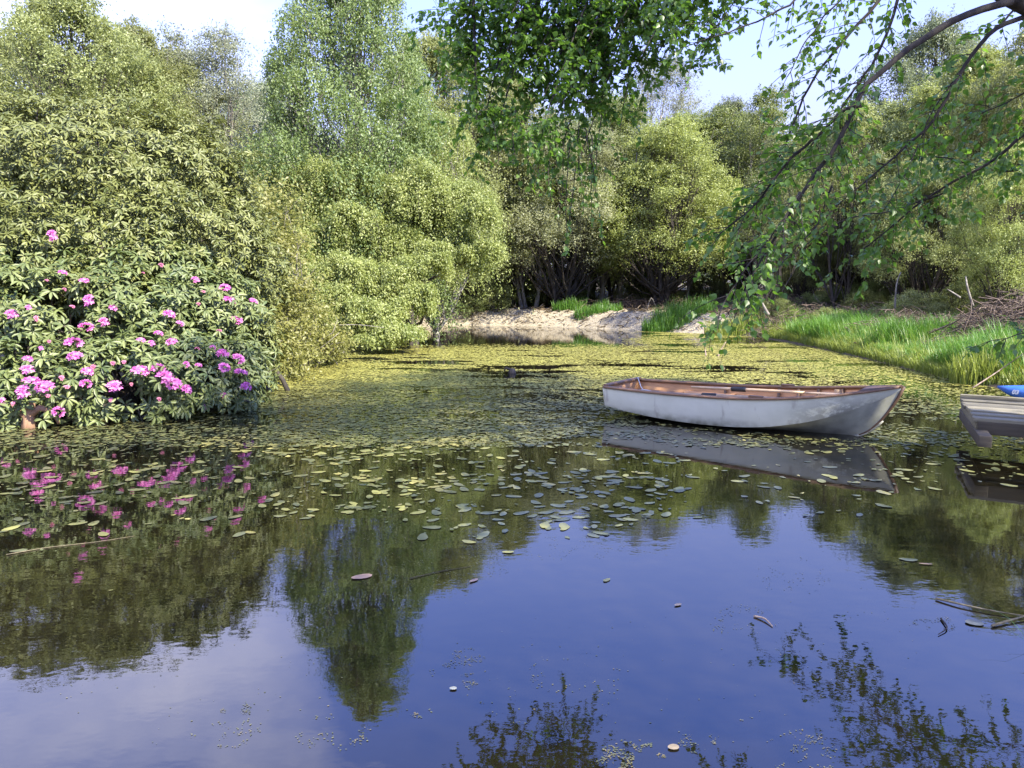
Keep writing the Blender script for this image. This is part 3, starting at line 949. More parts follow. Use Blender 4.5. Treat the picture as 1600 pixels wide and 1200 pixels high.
# lower right branches, farther out
branch([(1760, 120, 6.4), (1660, 175, 6.5), (1600, 212, 6.6), (1560, 255, 6.7), (1500, 285, 6.8), (1440, 322, 6.9), (1390, 362, 7.0), (1340, 395, 7.1)], 0.020, 0.004, 30, 0.40, 0.06, start=0.2, sec=1, dens=0.8)
branch([(1760, 230, 7.0), (1650, 260, 7.0), (1560, 262, 7.0), (1480, 240, 7.1), (1420, 250, 7.2)], 0.014, 0.004, 30, 0.4, 0.06, start=0.2, sec=1, dens=0.8)
branch([(1480, 300, 6.8), (1400, 330, 7.0), (1330, 345, 7.1), (1270, 380, 7.2), (1230, 405, 7.2)], 0.008, 0.003, 18, 0.38, 0.06, sec=1, dens=0.7)
branch([(1720, 500, 4.5), (1640, 508, 4.5), (1590, 520, 4.5), (1540, 535, 4.5)], 0.006, 0.002, 14, 0.16, 0.05, grav=0.4)
branch([(1760, 60, 6.8), (1640, 120, 6.8), (1560, 170, 6.9), (1500, 190, 7.0)], 0.012, 0.003, 28, 0.4, 0.06, sec=1, dens=0.8)
branch([(1700, -60, 6.0), (1600, 0, 6.0), (1520, 90, 6.1), (1460, 180, 6.2), (1420, 270, 6.3), (1380, 330, 6.3)], 0.010, 0.003, 30, 0.36, 0.058, start=0.2, dens=0.8)
branch([(1380, -60, 5.4), (1310, 10, 5.4), (1270, 60, 5.4), (1230, 120, 5.4)], 0.008, 0.003, 24, 0.3, LS, dens=0.9)
# the leafy mass over the middle of the pond
mass = np.array([TB + trunk[4], P(1300, -260, 7.1), P(1100, -150, 7.5), P(950, -90, 7.5), P(820, -60, 7.5), P(740, -20, 7.5)])
mp = smooth_path(mass, 30)
br.tube(mp - TB, np.linspace(0.075, 0.010, 30), 7)
for (a, b_, t) in [(735, 130, 1.0), (760, 170, .95), (790, 150, .9), (820, 190, .85), (850, 150, .85), (880, 200, .8), (905, 250, .78), (925, 130, .76), (960, 110, .7), (1000, 90, .66), (1040, 70, .62), (1090, 55, .55),
                   (780, 70, .93), (840, 80, .85), (890, 90, .8), (940, 60, .74), (800, 20, .9), (870, 20, .8), (740, 60, 1.0), (990, 30, .68), (1060, 20, .6), (1120, 40, .52), (770, 220, .9), (850, 230, .82), (1010, 120, .66), (930, 20, .76), (745, 200, 1.0), (800, 235, .88), (830, 120, .86), (865, 110, .82), (780, 110, .93), (725, 90, 1.0), (900, 150, .78), (970, 160, .7), (820, 40, .88), (755, 30, .97), (905, 40, .8), (960, 50, .74), (850, 190, .84), (870, 250, .82)]:
    s0 = mp[int(t * 29)]
    e = P(a, b_, 7.35 + R.normal() * 0.3)
    L = smooth_path(np.array([s0, s0 * 0.5 + e * 0.5 + [0, 0, 0.12], e]), 12)
    br.tube(L - TB, np.linspace(0.012, 0.004, 12), 5, cap=False)
    for _ in range(11):
        j = R.integers(4, 12)
        q = leafy_twig(L[j], rdir(1)[0] * 0.9 + np.array([0, 0, -0.2]), 0.45 * (0.5 + R.random()), 0.052, gap=0.022, rad=0.003)
        for _ in range(2):
            jj = R.integers(1, len(q) - 1)
            leafy_twig(q[jj], rdir(1)[0], 0.26, 0.052, gap=0.022, rad=0.002)
for (a, b0_, b1_) in [(905, 190, 330), (915, 200, 370), (880, 220, 330), (940, 180, 300), (860, 230, 310), (800, 200, 280), (770, 190, 250), (980, 130, 200), (890, 230, 390), (925, 210, 340), (840, 210, 300), (900, 260, 400)]:
    leafy_twig(P(a, b0_, 6.9), np.array([R.normal() * .1, 0, -1]), (b1_ - b0_) / 1200 * 6.9, 0.052, gap=0.035, rad=0.005, grav=2.0)
tr.build('trunk', M['bark_birch'], ob, smooth=True)
br.build('branches', M['twig'], ob, smooth=True)
lv.build('leaves', M['over'], ob)
# its high crown, above the picture, that shades the near water
cr = MB(); lb = MB()
for i in range(64):
    a = R.random() * 6.28; q = 5.4 * math.sqrt(R.random())
    c = np.array([6.0 + math.cos(a) * q, 4.0 + math.sin(a) * q, 6.0 + R.random() * 5.0 * (1 - 0.5 * q / 5.4)])
    c[2] = max(c[2], 1.7 + 0.40 * max(c[1], 0) + 1.9)
    if c[0] - 0.79 * (c[2] - 1) < -3.4 and c[1] + 0.67 * (c[2] - 1) > 7.3: continue
    lb.tube(curve(TB + trunk[4 if c[2] < 8 else 5], c, 0.05, 0.2, 7) - TB, np.linspace(0.05, 0.01, 7), 5, cap=False)
    blob_leaves(cr, c - TB, 1.0, 0.8, 1100, 0.085, 14)
lb.build('limbs', M['bark'], ob, smooth=True)
cr.build('crown', M['over'], ob)

# ------------------------------------------------------------------ rowing boat
BO = np.array([1.49, 10.4, 0.0]); fdir = norm(np.array([0.812, -0.583])); rz = math.atan2(fdir[1], fdir[0])
boat = empty('rowing_boat', BO, rz, 'white wooden rowing boat with brown gunwale moored on the pond', 'boat')
sx = np.array([0, 0.35, 0.75, 1.2, 1.7, 2.15, 2.55, 2.85, 3.08, 3.24, 3.36, 3.45])
hs = np.array([.50, .56, .605, .645, .66, .635, .56, .445, .315, .20, .10, .018])     # half beam at the sheer
hc = np.array([.44, .49, .53, .56, .565, .53, .435, .31, .185, .095, .035, .012])      # half beam at the chine
zs = np.array([.385, .382, .382, .388, .400, .425, .462, .500, .535, .560, .582, .600])
zc = np.array([.125, .085, .055, .040, .045, .085, .165, .26, .36, .435, .50, .56])
zk = np.array([.09, .045, .005, -.03, -.045, -.045, -.04, -.02, .03, .16, .33, .52])


def resamp(a, n=40):
    """smooth resample of a station curve"""
    t = np.linspace(0, 1, len(a)); u = np.linspace(0, 1, n)
    m_ = np.gradient(a, t)
    i0 = np.minimum((u * (len(a) - 1)).astype(int), len(a) - 2)
    h = 1 / (len(a) - 1); s = (u - t[i0]) / h
    return (2 * s**3 - 3 * s**2 + 1) * a[i0] + (s**3 - 2 * s**2 + s) * h * m_[i0] + (-2 * s**3 + 3 * s**2) * a[i0 + 1] + (s**3 - s**2) * h * m_[i0 + 1]


SX, HS, HC, ZS, ZC, ZK = [resamp(a) for a in (sx, hs, hc, zs, zc, zk)]
HS = np.maximum(HS, 0.012); HC = np.maximum(HC, 0.008)
NS = len(SX)


def hull_part(mb, rows, sgn):
    """rows: list of (half, z) arrays -> a strip surface"""
    pts = np.stack([np.stack([SX, sgn * h, z], -1) for h, z in rows], 1)   # station, row
    k = len(rows)
    f = []
    for a in range(NS - 1):
        for r in range(k - 1):
            q = (a * k + r, (a + 1) * k + r, (a + 1) * k + r + 1, a * k + r + 1)
            f.append(q if sgn < 0 else q[::-1])
    mb.add(pts.reshape(-1, 3), f)


def lerp_rows(h0, z0, h1, z1, n, belly=0.0):
    out = []
    for i in range(n + 1):
        t = i / n
        out.append((h0 * (1 - t) + h1 * t + belly * math.sin(math.pi * t) * np.minimum(h0, 0.3), z0 * (1 - t) + z1 * t))
    return out


# painted hull
hm, nt, b, new, lk = nodes('hull_paint')
tc = new('ShaderNodeTexCoord'); sep = new('ShaderNodeSeparateXYZ'); lk(tc.outputs['Object'], sep.inputs[0])
base = ramp(new, lk, noise_node(new, lk, 2.2, 5, tc.outputs['Object']), 0.3, 0.75, (0.54, 0.545, 0.43), (0.68, 0.68, 0.555))
streak = noise_node(new, lk, 7, 5, tc.outputs['Object'], (1, 1, 0.22))
c = mixc(new, lk, ramp(new, lk, streak, 0.62, 0.78), base, (0.33, 0.30, 0.24))
bowm = new('ShaderNodeMapRange'); bowm.inputs['From Min'].default_value = 2.35; bowm.inputs['From Max'].default_value = 2.95; lk(sep.outputs[0], bowm.inputs[0])
zmk = new('ShaderNodeMapRange'); zmk.inputs['From Min'].default_value = 0.52; zmk.inputs['From Max'].default_value = 0.22; lk(sep.outputs[2], zmk.inputs[0])
mm = new('ShaderNodeMath'); mm.operation = 'MULTIPLY'; lk(bowm.outputs[0], mm.inputs[0]); lk(zmk.outputs[0], mm.inputs[1])
sc = ramp(new, lk, noise_node(new, lk, 11, 6, tc.outputs['Object'], (0.7, 1, 1.6), rough=0.75), 0.43, 0.50)
m2 = new('ShaderNodeMath'); m2.operation = 'MULTIPLY'; lk(mm.outputs[0], m2.inputs[0]); lk(sc, m2.inputs[1])
c = mixc(new, lk, m2.outputs[0], c, (0.15, 0.14, 0.11))
zl = new('ShaderNodeMapRange'); zl.inputs['From Min'].default_value = 0.16; zl.inputs['From Max'].default_value = 0.03; lk(sep.outputs[2], zl.inputs[0])
sl = ramp(new, lk, noise_node(new, lk, 6, 5, tc.outputs['Object']), 0.3, 0.6)
m3 = new('ShaderNodeMath'); m3.operation = 'MULTIPLY'; lk(zl.outputs[0], m3.inputs[0]); lk(sl, m3.inputs[1])
c = mixc(new, lk, m3.outputs[0], c, (0.12, 0.12, 0.08))
lk(c, b.inputs['Base Color']); b.inputs['Roughness'].default_value = 0.45
bp = new('ShaderNodeBump'); bp.inputs['Strength'].default_value = 0.15; bp.inputs['Distance'].default_value = 0.01
lk(noise_node(new, lk, 18, 4, tc.outputs['Object']), bp.inputs['Height']); lk(bp.outputs[0], b.inputs['Normal'])
hm2, nt, b, new, lk = nodes('hull_bottom_paint')
lk(ramp(new, lk, noise_node(new, lk, 6, 6), 0.3, 0.75, (0.20, 0.20, 0.15), (0.36, 0.355, 0.27)), b.inputs['Base Color']); b.inputs['Roughness'].default_value = 0.5


def wood_mat(name, c0, c1, stretch=(0.6, 9, 9), rough=0.55, scale=4, bump=0.2, p=(0.3, 0.72)):
    m, nt, b, new, lk = nodes(name)
    g = noise_node(new, lk, scale, 7, stretch=stretch, rough=0.65)
    big = noise_node(new, lk, 1.6, 3)
    c = ramp(new, lk, g, p[0], p[1], c0, c1)
    c = mixc(new, lk, 0.35, c, ramp(new, lk, big, 0.3, 0.7, c0, c1))
    oi = new('ShaderNodeObjectInfo'); hs = new('ShaderNodeHueSaturation'); mr = new('ShaderNodeMapRange'); mr.inputs['To Min'].default_value = 0.55; mr.inputs['To Max'].default_value = 1.2
    lk(oi.outputs['Random'], mr.inputs[0]); lk(mr.outputs[0], hs.inputs['Value']); lk(c, hs.inputs['Color'])
    lk(hs.outputs[0], b.inputs['Base Color']); b.inputs['Roughness'].default_value = rough
    bp = new('ShaderNodeBump'); bp.inputs['Strength'].default_value = bump; bp.inputs['Distance'].default_value = 0.01
    lk(g, bp.inputs['Height']); lk(bp.outputs[0], b.inputs['Normal'])
    return m


varn = wood_mat('varnished_wood', (0.30, 0.135, 0.052), (0.64, 0.36, 0.16), rough=0.5)
rail = wood_mat('rail_wood', (0.085, 0.042, 0.02), (0.25, 0.145, 0.08), rough=0.55)
pale = wood_mat('pale_wood', (0.33, 0.22, 0.12), (0.52, 0.39, 0.24))
black = bpy.data.materials.new('black_rubber'); black.use_nodes = True
black.node_tree.nodes['Principled BSDF'].inputs['Base Color'].default_value = (0.015, 0.015, 0.016, 1)
black.node_tree.nodes['Principled BSDF'].inputs['Roughness'].default_value = 0.6

mb = MB()
for sg in (-1, 1):
    hull_part(mb, lerp_rows(HS, ZS, HC, ZC, 6, 0.05), sg)
hull = mb.build('hull', hm, boat, smooth=True)
mb = MB()
for sg in (-1, 1):
    hull_part(mb, lerp_rows(HC - 0.002, ZC, np.full(NS, 0.004), ZK, 5, 0.02), sg)
mb.build('bottom', hm2, boat, smooth=True)
# transom
mb = MB()
poly = [(-.50, .385), (-.44, .125), (0, .088), (.44, .125), (.50, .385), (.30, .40), (0, .405), (-.30, .40)]
v0 = [(0.0, y, z) for y, z in poly] + [(0.028, y * 0.985, z) for y, z in poly]
n8 = len(poly)
mb.add(v0, [tuple(range(n8))[::-1], tuple(range(n8, 2 * n8))] + [(i, (i + 1) % n8, n8 + (i + 1) % n8, n8 + i) for i in range(n8)])
mb.build('transom', varn, boat)
# outside of the transom is painted
mb = MB()
v0 = [(-0.012, y, z - 0.01 if z > .3 else z) for y, z in poly] + [(-0.002, y, z - 0.01 if z > .3 else z) for y, z in poly]
mb.add(v0, [tuple(range(n8))[::-1], tuple(range(n8, 2 * n8))] + [(i, (i + 1) % n8, n8 + (i + 1) % n8, n8 + i) for i in range(n8)])
mb.build('transom_skin', hm, boat)
# inside planking
mb = MB()
inn = slice(0, NS)
HS_i, HC_i = np.maximum(HS - 0.016, 0.004), np.maximum(HC - 0.02, 0.003)
for sg in (-1, 1):
    pts_rows = lerp_rows(HS_i, ZS - 0.004, HC_i, ZC + 0.02, 5, 0.04)
    hull_part(mb, [(h, z) for h, z in pts_rows][::-1], sg)
    hull_part(mb, lerp_rows(HC_i, ZC + 0.02, np.zeros(NS), np.maximum(ZK + 0.03, 0.055), 3, 0)[::-1], sg)
mb.build('planking', varn, boat, smooth=True)
# gunwales
for sg in (-1, 1):
    mb = MB()
    o_, i_ = HS + 0.022, np.maximum(HS - 0.045, 0.0)
    ring = [np.stack([SX, sg * h, z], -1) for h, z in ((o_, ZS - 0.016), (o_, ZS + 0.012), (i_, ZS + 0.012), (i_, ZS - 0.022))]
    pts = np.stack(ring, 1)
    f = []
    for a in range(NS - 1):
        for r in range(4):
            q = (a * 4 + r, (a + 1) * 4 + r, (a + 1) * 4 + (r + 1) % 4, a * 4 + (r + 1) % 4)
            f.append(q if sg > 0 else q[::-1])
    f += [(0, 1, 2, 3), tuple((NS - 1) * 4 + k for k in (3, 2, 1, 0))]
    mb.add(pts.reshape(-1, 3), f)
    mb.build('gunwale', rail, boat)
# breasthook, transom rail, knees
mb = MB()
ii = [k for k in range(NS) if SX[k] > 3.02]
up = [(SX[k], -HS[k] + 0.02, ZS[k] + 0.016) for k in ii] + [(SX[k], HS[k] - 0.02, ZS[k] + 0.016) for k in ii[::-1]]
lo = [(x, y, z - 0.03) for x, y, z in up]
n_ = len(up)
mb.add(up + lo, [tuple(range(n_)), tuple(range(n_, 2 * n_))[::-1]] + [(i, n_ + i, n_ + (i + 1) % n_, (i + 1) % n_) for i in range(n_)])
mb.build('breasthook', rail, boat)
mb = MB(); mb.box((0.03, 0, 0.405), (0.07, 0.98, 0.03)); mb.build('transom_rail', rail, boat, bevel=0.006)
# stem
mb = MB()
stp = np.array([(3.02, 0, -.01), (3.14, 0, .06), (3.26, 0, .2), (3.37, 0, .37), (3.435, 0, .50), (3.475, 0, .60)])
mb.tube(stp, [0.014, .018, .02, .02, .022, .02], 6)
mb.build('stem', rail, boat)
mb = MB()
mb.tube(np.stack([SX[3:-6], SX[3:-6] * 0, ZK[3:-6] - 0.012], -1), 0.016, 5)
mb.build('keel', hm2, boat)


def at_s(arr, s):
    return float(np.interp(s, SX, arr))


# thwarts
for s, w, z in ((0.42, 0.62, 0.255), (1.55, 0.24, 0.27), (2.62, 0.3, 0.33)):
    hb = min(at_s(HS, s + w / 2), at_s(HS, s - w / 2)) - 0.06
    mb = MB(); mb.box((s, 0, z), (w, hb * 2 - 0.05, 0.024)); mb.build('thwart', varn, boat, bevel=0.005)
# side benches and ribs
for sg in (-1, 1):
    mb = MB()
    ks = [k for k in range(NS) if 0.72 < SX[k] < 1.42]
    a_ = [(SX[k], sg * (HS[k] - 0.03), 0.275) for k in ks]; b_ = [(SX[k], sg * (HS[k] - 0.2), 0.275) for k in ks]
    n_ = len(ks)
    vv = a_ + b_ + [(x, y, z - 0.02) for x, y, z in a_ + b_]
    f = [(i, i + 1, n_ + i + 1, n_ + i) for i in range(n_ - 1)] + [(n_ + i, n_ + i + 1, 3 * n_ + i + 1, 3 * n_ + i) for i in range(n_ - 1)]
    mb.add(vv, f); mb.build('side_bench', varn, boat)
    for s in (1.25, 1.95, 2.2, 2.45, 2.75):
        h1, h0 = at_s(HS_i, s) - 0.012, at_s(HC_i, s) - 0.022
        mb = MB()
        z1, z0 = at_s(ZS, s) - 0.02, at_s(ZC, s) + 0.03
        mb.add([(s - .016, sg * (h1 - .002), z1), (s + .016, sg * (h1 - .002), z1), (s + .016, sg * (h1 - .03), z1), (s - .016, sg * (h1 - .03), z1),
                (s - .016, sg * (h0 + .012), z0), (s + .016, sg * (h0 + .012), z0), (s + .016, sg * (h0 - .016), z0), (s - .016, sg * (h0 - .016), z0)],
               [(0, 1, 2, 3), (3, 2, 6, 7), (0, 3, 7, 4), (1, 5, 6, 2), (4, 7, 6, 5), (0, 4, 5, 1)])
        mb.build('rib', rail, boat)
    # rowlock block and horn
    mb = MB(); h = at_s(HS, 2.05); mb.box((2.05, sg * (h - 0.02), at_s(ZS, 2.05) + 0.022), (0.16, 0.055, 0.024)); rb_ = mb.build('rowlock_block', rail, boat, bevel=0.004)
# pale plywood patch on the far side near the bow
mb = MB()
h, z = at_s(HS_i, 2.7), at_s(ZS, 2.7)
mb.box((2.7, h - 0.035, z - 0.07), (0.10, 0.012, 0.09)); mb.build('repair_patch', pale, boat)
# bottom boards
mb = MB()
for y in (-.24, -.08, .08, .24):
    mb.box((1.35, y, 0.085), (1.9, 0.13, 0.016))
mb.build('bottom_boards', varn, boat)


def boat_pt(s, y, z):
    return BO + np.array([fdir[0] * s - fdir[1] * y, fdir[1] * s + fdir[0] * y, z])


# oars lying in the boat
for q, (p0, p1, lab) in enumerate((((0.95, 0.14, 0.385), (2.95, 0.10, 0.45), 'wooden oar with black collar lying along the middle of the boat'),
                                   ((0.72, -0.28, 0.33), (2.7, -0.2, 0.40), 'wooden oar lying along the near side inside the boat'))):
    a_, b_ = boat_pt(*p0), boat_pt(*p1)
    oar = empty('oar', a_, 0, lab, 'oar')
    mb = MB(); t = np.linspace(0, 0.72, 8)[:, None]
    mb.tube((b_ - a_) * t, np.array([.013, .016, .019, .02, .02, .019, .018, .016]), 8); mb.build('shaft', pale, oar, smooth=True)
    mb = MB(); t = np.array([0.27, 0.275, 0.36, 0.365])[:, None]
    mb.tube((b_ - a_) * t, np.array([.022, .032, .032, .022]), 10); mb.build('collar', black, oar, smooth=True)
    mb = MB()
    u = norm(b_ - a_); sdv = norm(np.cross(u, [0, 0, 1.0]))
    t = np.linspace(0.72, 1.0, 7); wd = np.array([.016, .05, .068, .072, .072, .068, .05])
    L_ = (b_ - a_) * t[:, None]
    vv = np.concatenate([L_ + sdv * wd[:, None] + [0, 0, .006], L_ - sdv * wd[:, None] + [0, 0, .006], L_ - sdv * wd[:, None] - [0, 0, .006], L_ + sdv * wd[:, None] - [0, 0, .006]])
    f = []
    for i in range(6):
        for r in range(4):
            f.append((r * 7 + i, r * 7 + i + 1, ((r + 1) % 4) * 7 + i + 1, ((r + 1) % 4) * 7 + i))
    f += [(0, 7, 14, 21), (27, 20, 13, 6)]
    mb.add(vv, f); mb.build('blade', pale, oar)
# rope
rope_m = bpy.data.materials.new('rope'); rope_m.use_nodes = True
rope_m.node_tree.nodes['Principled BSDF'].inputs['Base Color'].default_value = (0.55, 0.53, 0.5, 1)
rope_m.node_tree.nodes['Principled BSDF'].inputs['Roughness'].default_value = 0.9
mb = MB()
pts = [boat_pt(0.06, 0.38, 0.425), boat_pt(0.10, 0.34, 0.38), boat_pt(0.16, 0.28, 0.31), boat_pt(0.24, 0.2, 0.278)]
for k in range(34):
    a = k * 0.62
    pts.append(boat_pt(0.34 + 0.10 * math.cos(a) + 0.01 * math.sin(a * 3.1), 0.05 + (0.13 + 0.004 * k % .03) * math.sin(a) - 0.006 * k, 0.278 + 0.0012 * k))
pp = smooth_path(np.array(pts), 150)
mb.tube(pp, 0.0075, 6)
tag(mb.build('rope', rope_m, smooth=True), 'coil of pale rope on the stern seat of the rowing boat', 'rope')

# ------------------------------------------------------------------ jetty
jm = wood_mat('weathered_planks', (0.065, 0.056, 0.034), (0.27, 0.245, 0.165), stretch=(0.5, 10, 10), rough=0.85, bump=0.5)
jd = wood_mat('shaded_timber', (0.028, 0.022, 0.014), (0.095, 0.078, 0.052), stretch=(0.5, 8, 8), rough=0.85, bump=0.5)  # shade on the front and underparts put into a darker wood colour
N0 = W(1523, 651, 0.42)[:2]; F0 = W(1500, 622, 0.42)[:2]
ed = norm(np.array(F0) - np.array(N0)); el_ = float(np.linalg.norm(np.array(F0) - np.array(N0)))
pd = np.array([0.86, -0.51])
jt = empty('jetty', (N0[0], N0[1], 0), math.atan2(pd[1], pd[0]), 'weathered grey plank jetty reaching in from the right edge over the water', 'jetty')
# local frame: +x along planks, +y away from the camera
rotj = jt.rotation_euler.z
Rz = np.array([[math.cos(rotj), math.sin(rotj)], [-math.sin(rotj), math.cos(rotj)]])
el_v = Rz @ (np.array(F0) - np.array(N0))     # local position of the far corner
npl = 7
for i in range(npl):
    mb = MB()
    t0, t1 = i / npl, (i + 1) / npl
    x0 = el_v[0] * t0 + R.normal() * 0.012; y0 = el_v[1] * t0; x1 = el_v[0] * t1 + R.normal() * 0.012; y1 = el_v[1] * t1 - 0.045
    zt = 0.42 + R.normal() * 0.006
    vv = [(x0, y0, zt - .04), (3.6, y0, zt - .04), (3.6, y1, zt - .04), (x1, y1, zt - .04), (x0, y0, zt), (3.6, y0, zt), (3.6, y1, zt), (x1, y1, zt)]
    mb.add(vv, [(0, 3, 2, 1), (4, 5, 6, 7), (0, 1, 5, 4), (1, 2, 6, 5), (2, 3, 7, 6), (3, 0, 4, 7)])
    mb.build('plank', jm, jt, bevel=0.006)
mb = MB()
x0, y0 = el_v[0], el_v[1]
mb.box((x0 + 1.8, y0 + 0.035, 0.425), (3.6, 0.06, 0.075)); mb.build('edge_board', jm, jt, bevel=0.006)
mb = MB(); mb.box((1.83, 0.01, 0.315), (3.6, 0.045, 0.125)); mb.build('fascia', jd, jt, bevel=0.005)
mb = MB(); mb.box((x0 + 1.83, y0 - 0.04, 0.315), (3.6, 0.045, 0.125)); mb.build('fascia', jd, jt, bevel=0.005)
# end beam under the planks, sticking out towards the camera
ev = norm(np.array([el_v[0], el_v[1]])); a_ = -ev * 0.36; b_ = ev * (el_ + 0.02)
mid = (a_ + b_) / 2; ln = np.linalg.norm(b_ - a_); th = math.atan2(ev[1], ev[0])
rm = np.array([[math.cos(th), -math.sin(th), 0], [math.sin(th), math.cos(th), 0], [0, 0, 1]])
sidev = np.array([ev[1], -ev[0]])
mb = MB(); mb.box((mid[0] + sidev[0] * 0.06, mid[1] + sidev[1] * 0.06, 0.24), (ln, 0.11, 0.11), rm); mb.build('end_beam', jd, jt, bevel=0.006)
mb = MB(); mb.box((el_v[0] * .5 + 0.03, el_v[1] * .5, 0.335), (0.97 * el_, 0.03, 0.085), rm); mb.build('end_board', jm, jt, bevel=0.004)
for (a_, b_) in ((1.1, 0.1), (1.5, y0 - 0.1), (2.6, 0.1), (2.9, y0 - 0.1)):
    mb = MB(); mb.tube([(a_, b_, -0.7), (a_, b_, 0.3)], [0.055, 0.052], 9); mb.build('post', jd, jt)
pw = np.array([5.03, 7.15]) - np.array([N0[0], N0[1]]); pl_ = Rz @ pw
mb = MB(); mb.box((pl_[0], pl_[1], 0.32), (0.09, 0.09, 1.94)); mb.build('mooring_post', jd, jt, bevel=0.01)

# ------------------------------------------------------------------ kayak
kd = 11.5
k0 = P(1558, 611, kd); kx = norm(np.array([0.93, -0.36, 0]))
kb, nt, b, new, lk = nodes('blue_plastic')
lk(ramp(new, lk, noise_node(new, lk, 3, 4), 0.3, 0.75, (0.02, 0.075, 0.30), (0.04, 0.14, 0.46)), b.inputs['Base Color']); b.inputs['Roughness'].default_value = 0.35
kay = empty('kayak', (k0[0], k0[1], 0.0), math.atan2(kx[1], kx[0]), 'blue plastic kayak pulled up behind the jetty at the right edge', 'kayak')
u = np.linspace(0, 1, 26)
L_ = 3.0
half = 0.34 * np.clip(np.sin(np.pi * u), 0, 1) ** 0.85 + 0.012
zt = 0.20 + 0.05 * (1 - np.abs(2 * u - 1) ** 2) + 0.0 * u
zb_ = -0.03 + 0.20 * np.abs(2 * u - 1) ** 7
mb = MB(); ns = 14; th = np.arange(ns) / ns * 2 * math.pi
cs, sn = np.cos(th), np.sin(th)
ringp = np.stack([np.repeat(u[:, None] * L_, ns, 1), half[:, None] * np.sign(cs) * np.abs(cs) ** 0.75,
                  ((zt + zb_) / 2)[:, None] + ((zt - zb_) / 2)[:, None] * np.sign(sn) * np.abs(sn) ** 0.85], -1)
f = [(a * ns + r, (a + 1) * ns + r, (a + 1) * ns + (r + 1) % ns, a * ns + (r + 1) % ns) for a in range(25) for r in range(ns)] + [tuple(range(ns)), tuple(range(25 * ns, 26 * ns))[::-1]]
mb.add(ringp.reshape(-1, 3), [q[::-1] for q in f]); mb.build('hull', kb, kay, smooth=True)
mb = MB(); a = np.linspace(0, 2 * math.pi, 25); mb.tube(np.stack([1.5 + 0.42 * np.cos(a), 0.2 * np.sin(a), np.full(25, 0.262)], -1), 0.02, 6, cap=False); mb.build('cockpit_rim', black, kay, smooth=True)
wmat = bpy.data.materials.new('white_print'); wmat.use_nodes = True
wmat.node_tree.nodes['Principled BSDF'].inputs['Base Color'].default_value = (0.5, 0.52, 0.55, 1)
cu = bpy.data.curves.new('number', 'FONT'); cu.body = '03'; cu.size = 0.085; cu.extrude = 0.002; cu.offset = 0.004; cu.shear = 0.2
tmp = bpy.data.objects.new('number', cu); COL.objects.link(tmp)
me = bpy.data.meshes.new_from_object(tmp.evaluated_get(bpy.context.evaluated_depsgraph_get()))
bpy.data.objects.remove(tmp)
mk = link('number', me, wmat, kay)
ks = 0.34
kh = float(np.interp(ks / L_, u, half))
mk.location = (0.17, -0.092, 0.10); mk.rotation_euler = (math.radians(82), 0, math.radians(-24))

# ------------------------------------------------------------------ grass
def blades(mb, x, y, z, h, w, bend=0.35, tint=None):
    n = len(x)
    a = R.random(n) * 6.28
    d = np.stack([np.cos(a), np.sin(a), np.zeros(n)], -1)
    s = np.stack([-np.sin(a), np.cos(a), np.zeros(n)], -1)
    bd = bend * (0.3 + R.random(n))[:, None] * h[:, None]
    b0 = np.stack([x, y, z - 0.02], -1)
    p = [b0, b0 + d * bd * 0.18 + np.array([0, 0, 0.42]) * h[:, None], b0 + d * bd * 0.5 + np.array([0, 0, 0.78]) * h[:, None], b0 + d * bd + np.array([0, 0, 1.0]) * h[:, None]]
    w = np.broadcast_to(w, (n,))[:, None]
    vv = np.stack([p[0] - s * w, p[0] + s * w, p[1] - s * w * 0.9, p[1] + s * w * 0.9, p[2] - s * w * 0.55, p[2] + s * w * 0.55, p[3]], 1)
    mb.add_many(vv, [(0, 1, 3, 2), (2, 3, 5, 4), (4, 5, 6)], R.random(n) if tint is None else tint)


def scatter(poly_px, n):
    """random plan points inside a quad band given by two shoreline curves in plan"""
    pass


# long bed along the right shore
def along(lst, n, w0, w1):
    p = np.array(lst)
    seg = np.concatenate([[0], np.cumsum(np.linalg.norm(np.diff(p, axis=0), axis=1))])
    t = R.random(n) * seg[-1]
    x = np.interp(t, seg, p[:, 0]); y = np.interp(t, seg, p[:, 1])
    i = np.clip(np.searchsorted(seg, t) - 1, 0, len(p) - 2)
    e = norm(p[i + 1] - p[i])
    nrm = np.stack([-e[:, 1], e[:, 0]], -1)
    o = w0 + (w1 - w0) * R.random(n)
    return x + nrm[:, 0] * o, y + nrm[:, 1] * o, t / seg[-1]


ctr = [tuple(W(a, b)[:2]) for a, b in ((1640, 612), (1560, 604), (1500, 594), (1440, 580), (1380, 565), (1300, 547), (1230, 533), (1185, 526))]
mb = MB()
x, y, t = along(ctr, 52000, -0.05, -2.3)
sdv = pond_sd(x, y)
pat = fbm(x * 0.7, y * 0.7, 0, 31)
ok = (sdv > 0.02) & (pat + 0.16 * R.random(len(x)) > 0.44 + 0.12 * np.maximum(0, sdv - 1.2))
x, y = x[ok], y[ok]
h = (0.08 + 0.85 * fbm(x * 1.3, y * 1.3, 0, 41) ** 1.5) * (0.4 + 0.9 * R.random(len(x)))
blades(mb, x, y, ground_z(x, y), h * 1.0, 0.008, 0.55, np.clip(0.9 * fbm(x * 0.8, y * 0.8, 0, 44) - 0.15 + 0.5 * R.random(len(x)), 0, 1))
tag(mb.build('grass_bed', M['grass']), kind='stuff', label='long bright green grass along the right shore')
mb = MB()
x, y, t = along(ctr, 16000, 0.12, -0.5)
ok = pond_sd(x, y) > -0.12
x, y = x[ok], y[ok]
h = (0.12 + 0.16 * R.random(len(x)))
blades(mb, x, y, np.maximum(ground_z(x, y), 0), h, 0.007, 0.9)
x, y, t = along(ctr, 3500, 0, -2.5)
ok = pond_sd(x, y) > 0.02
x, y = x[ok], y[ok]
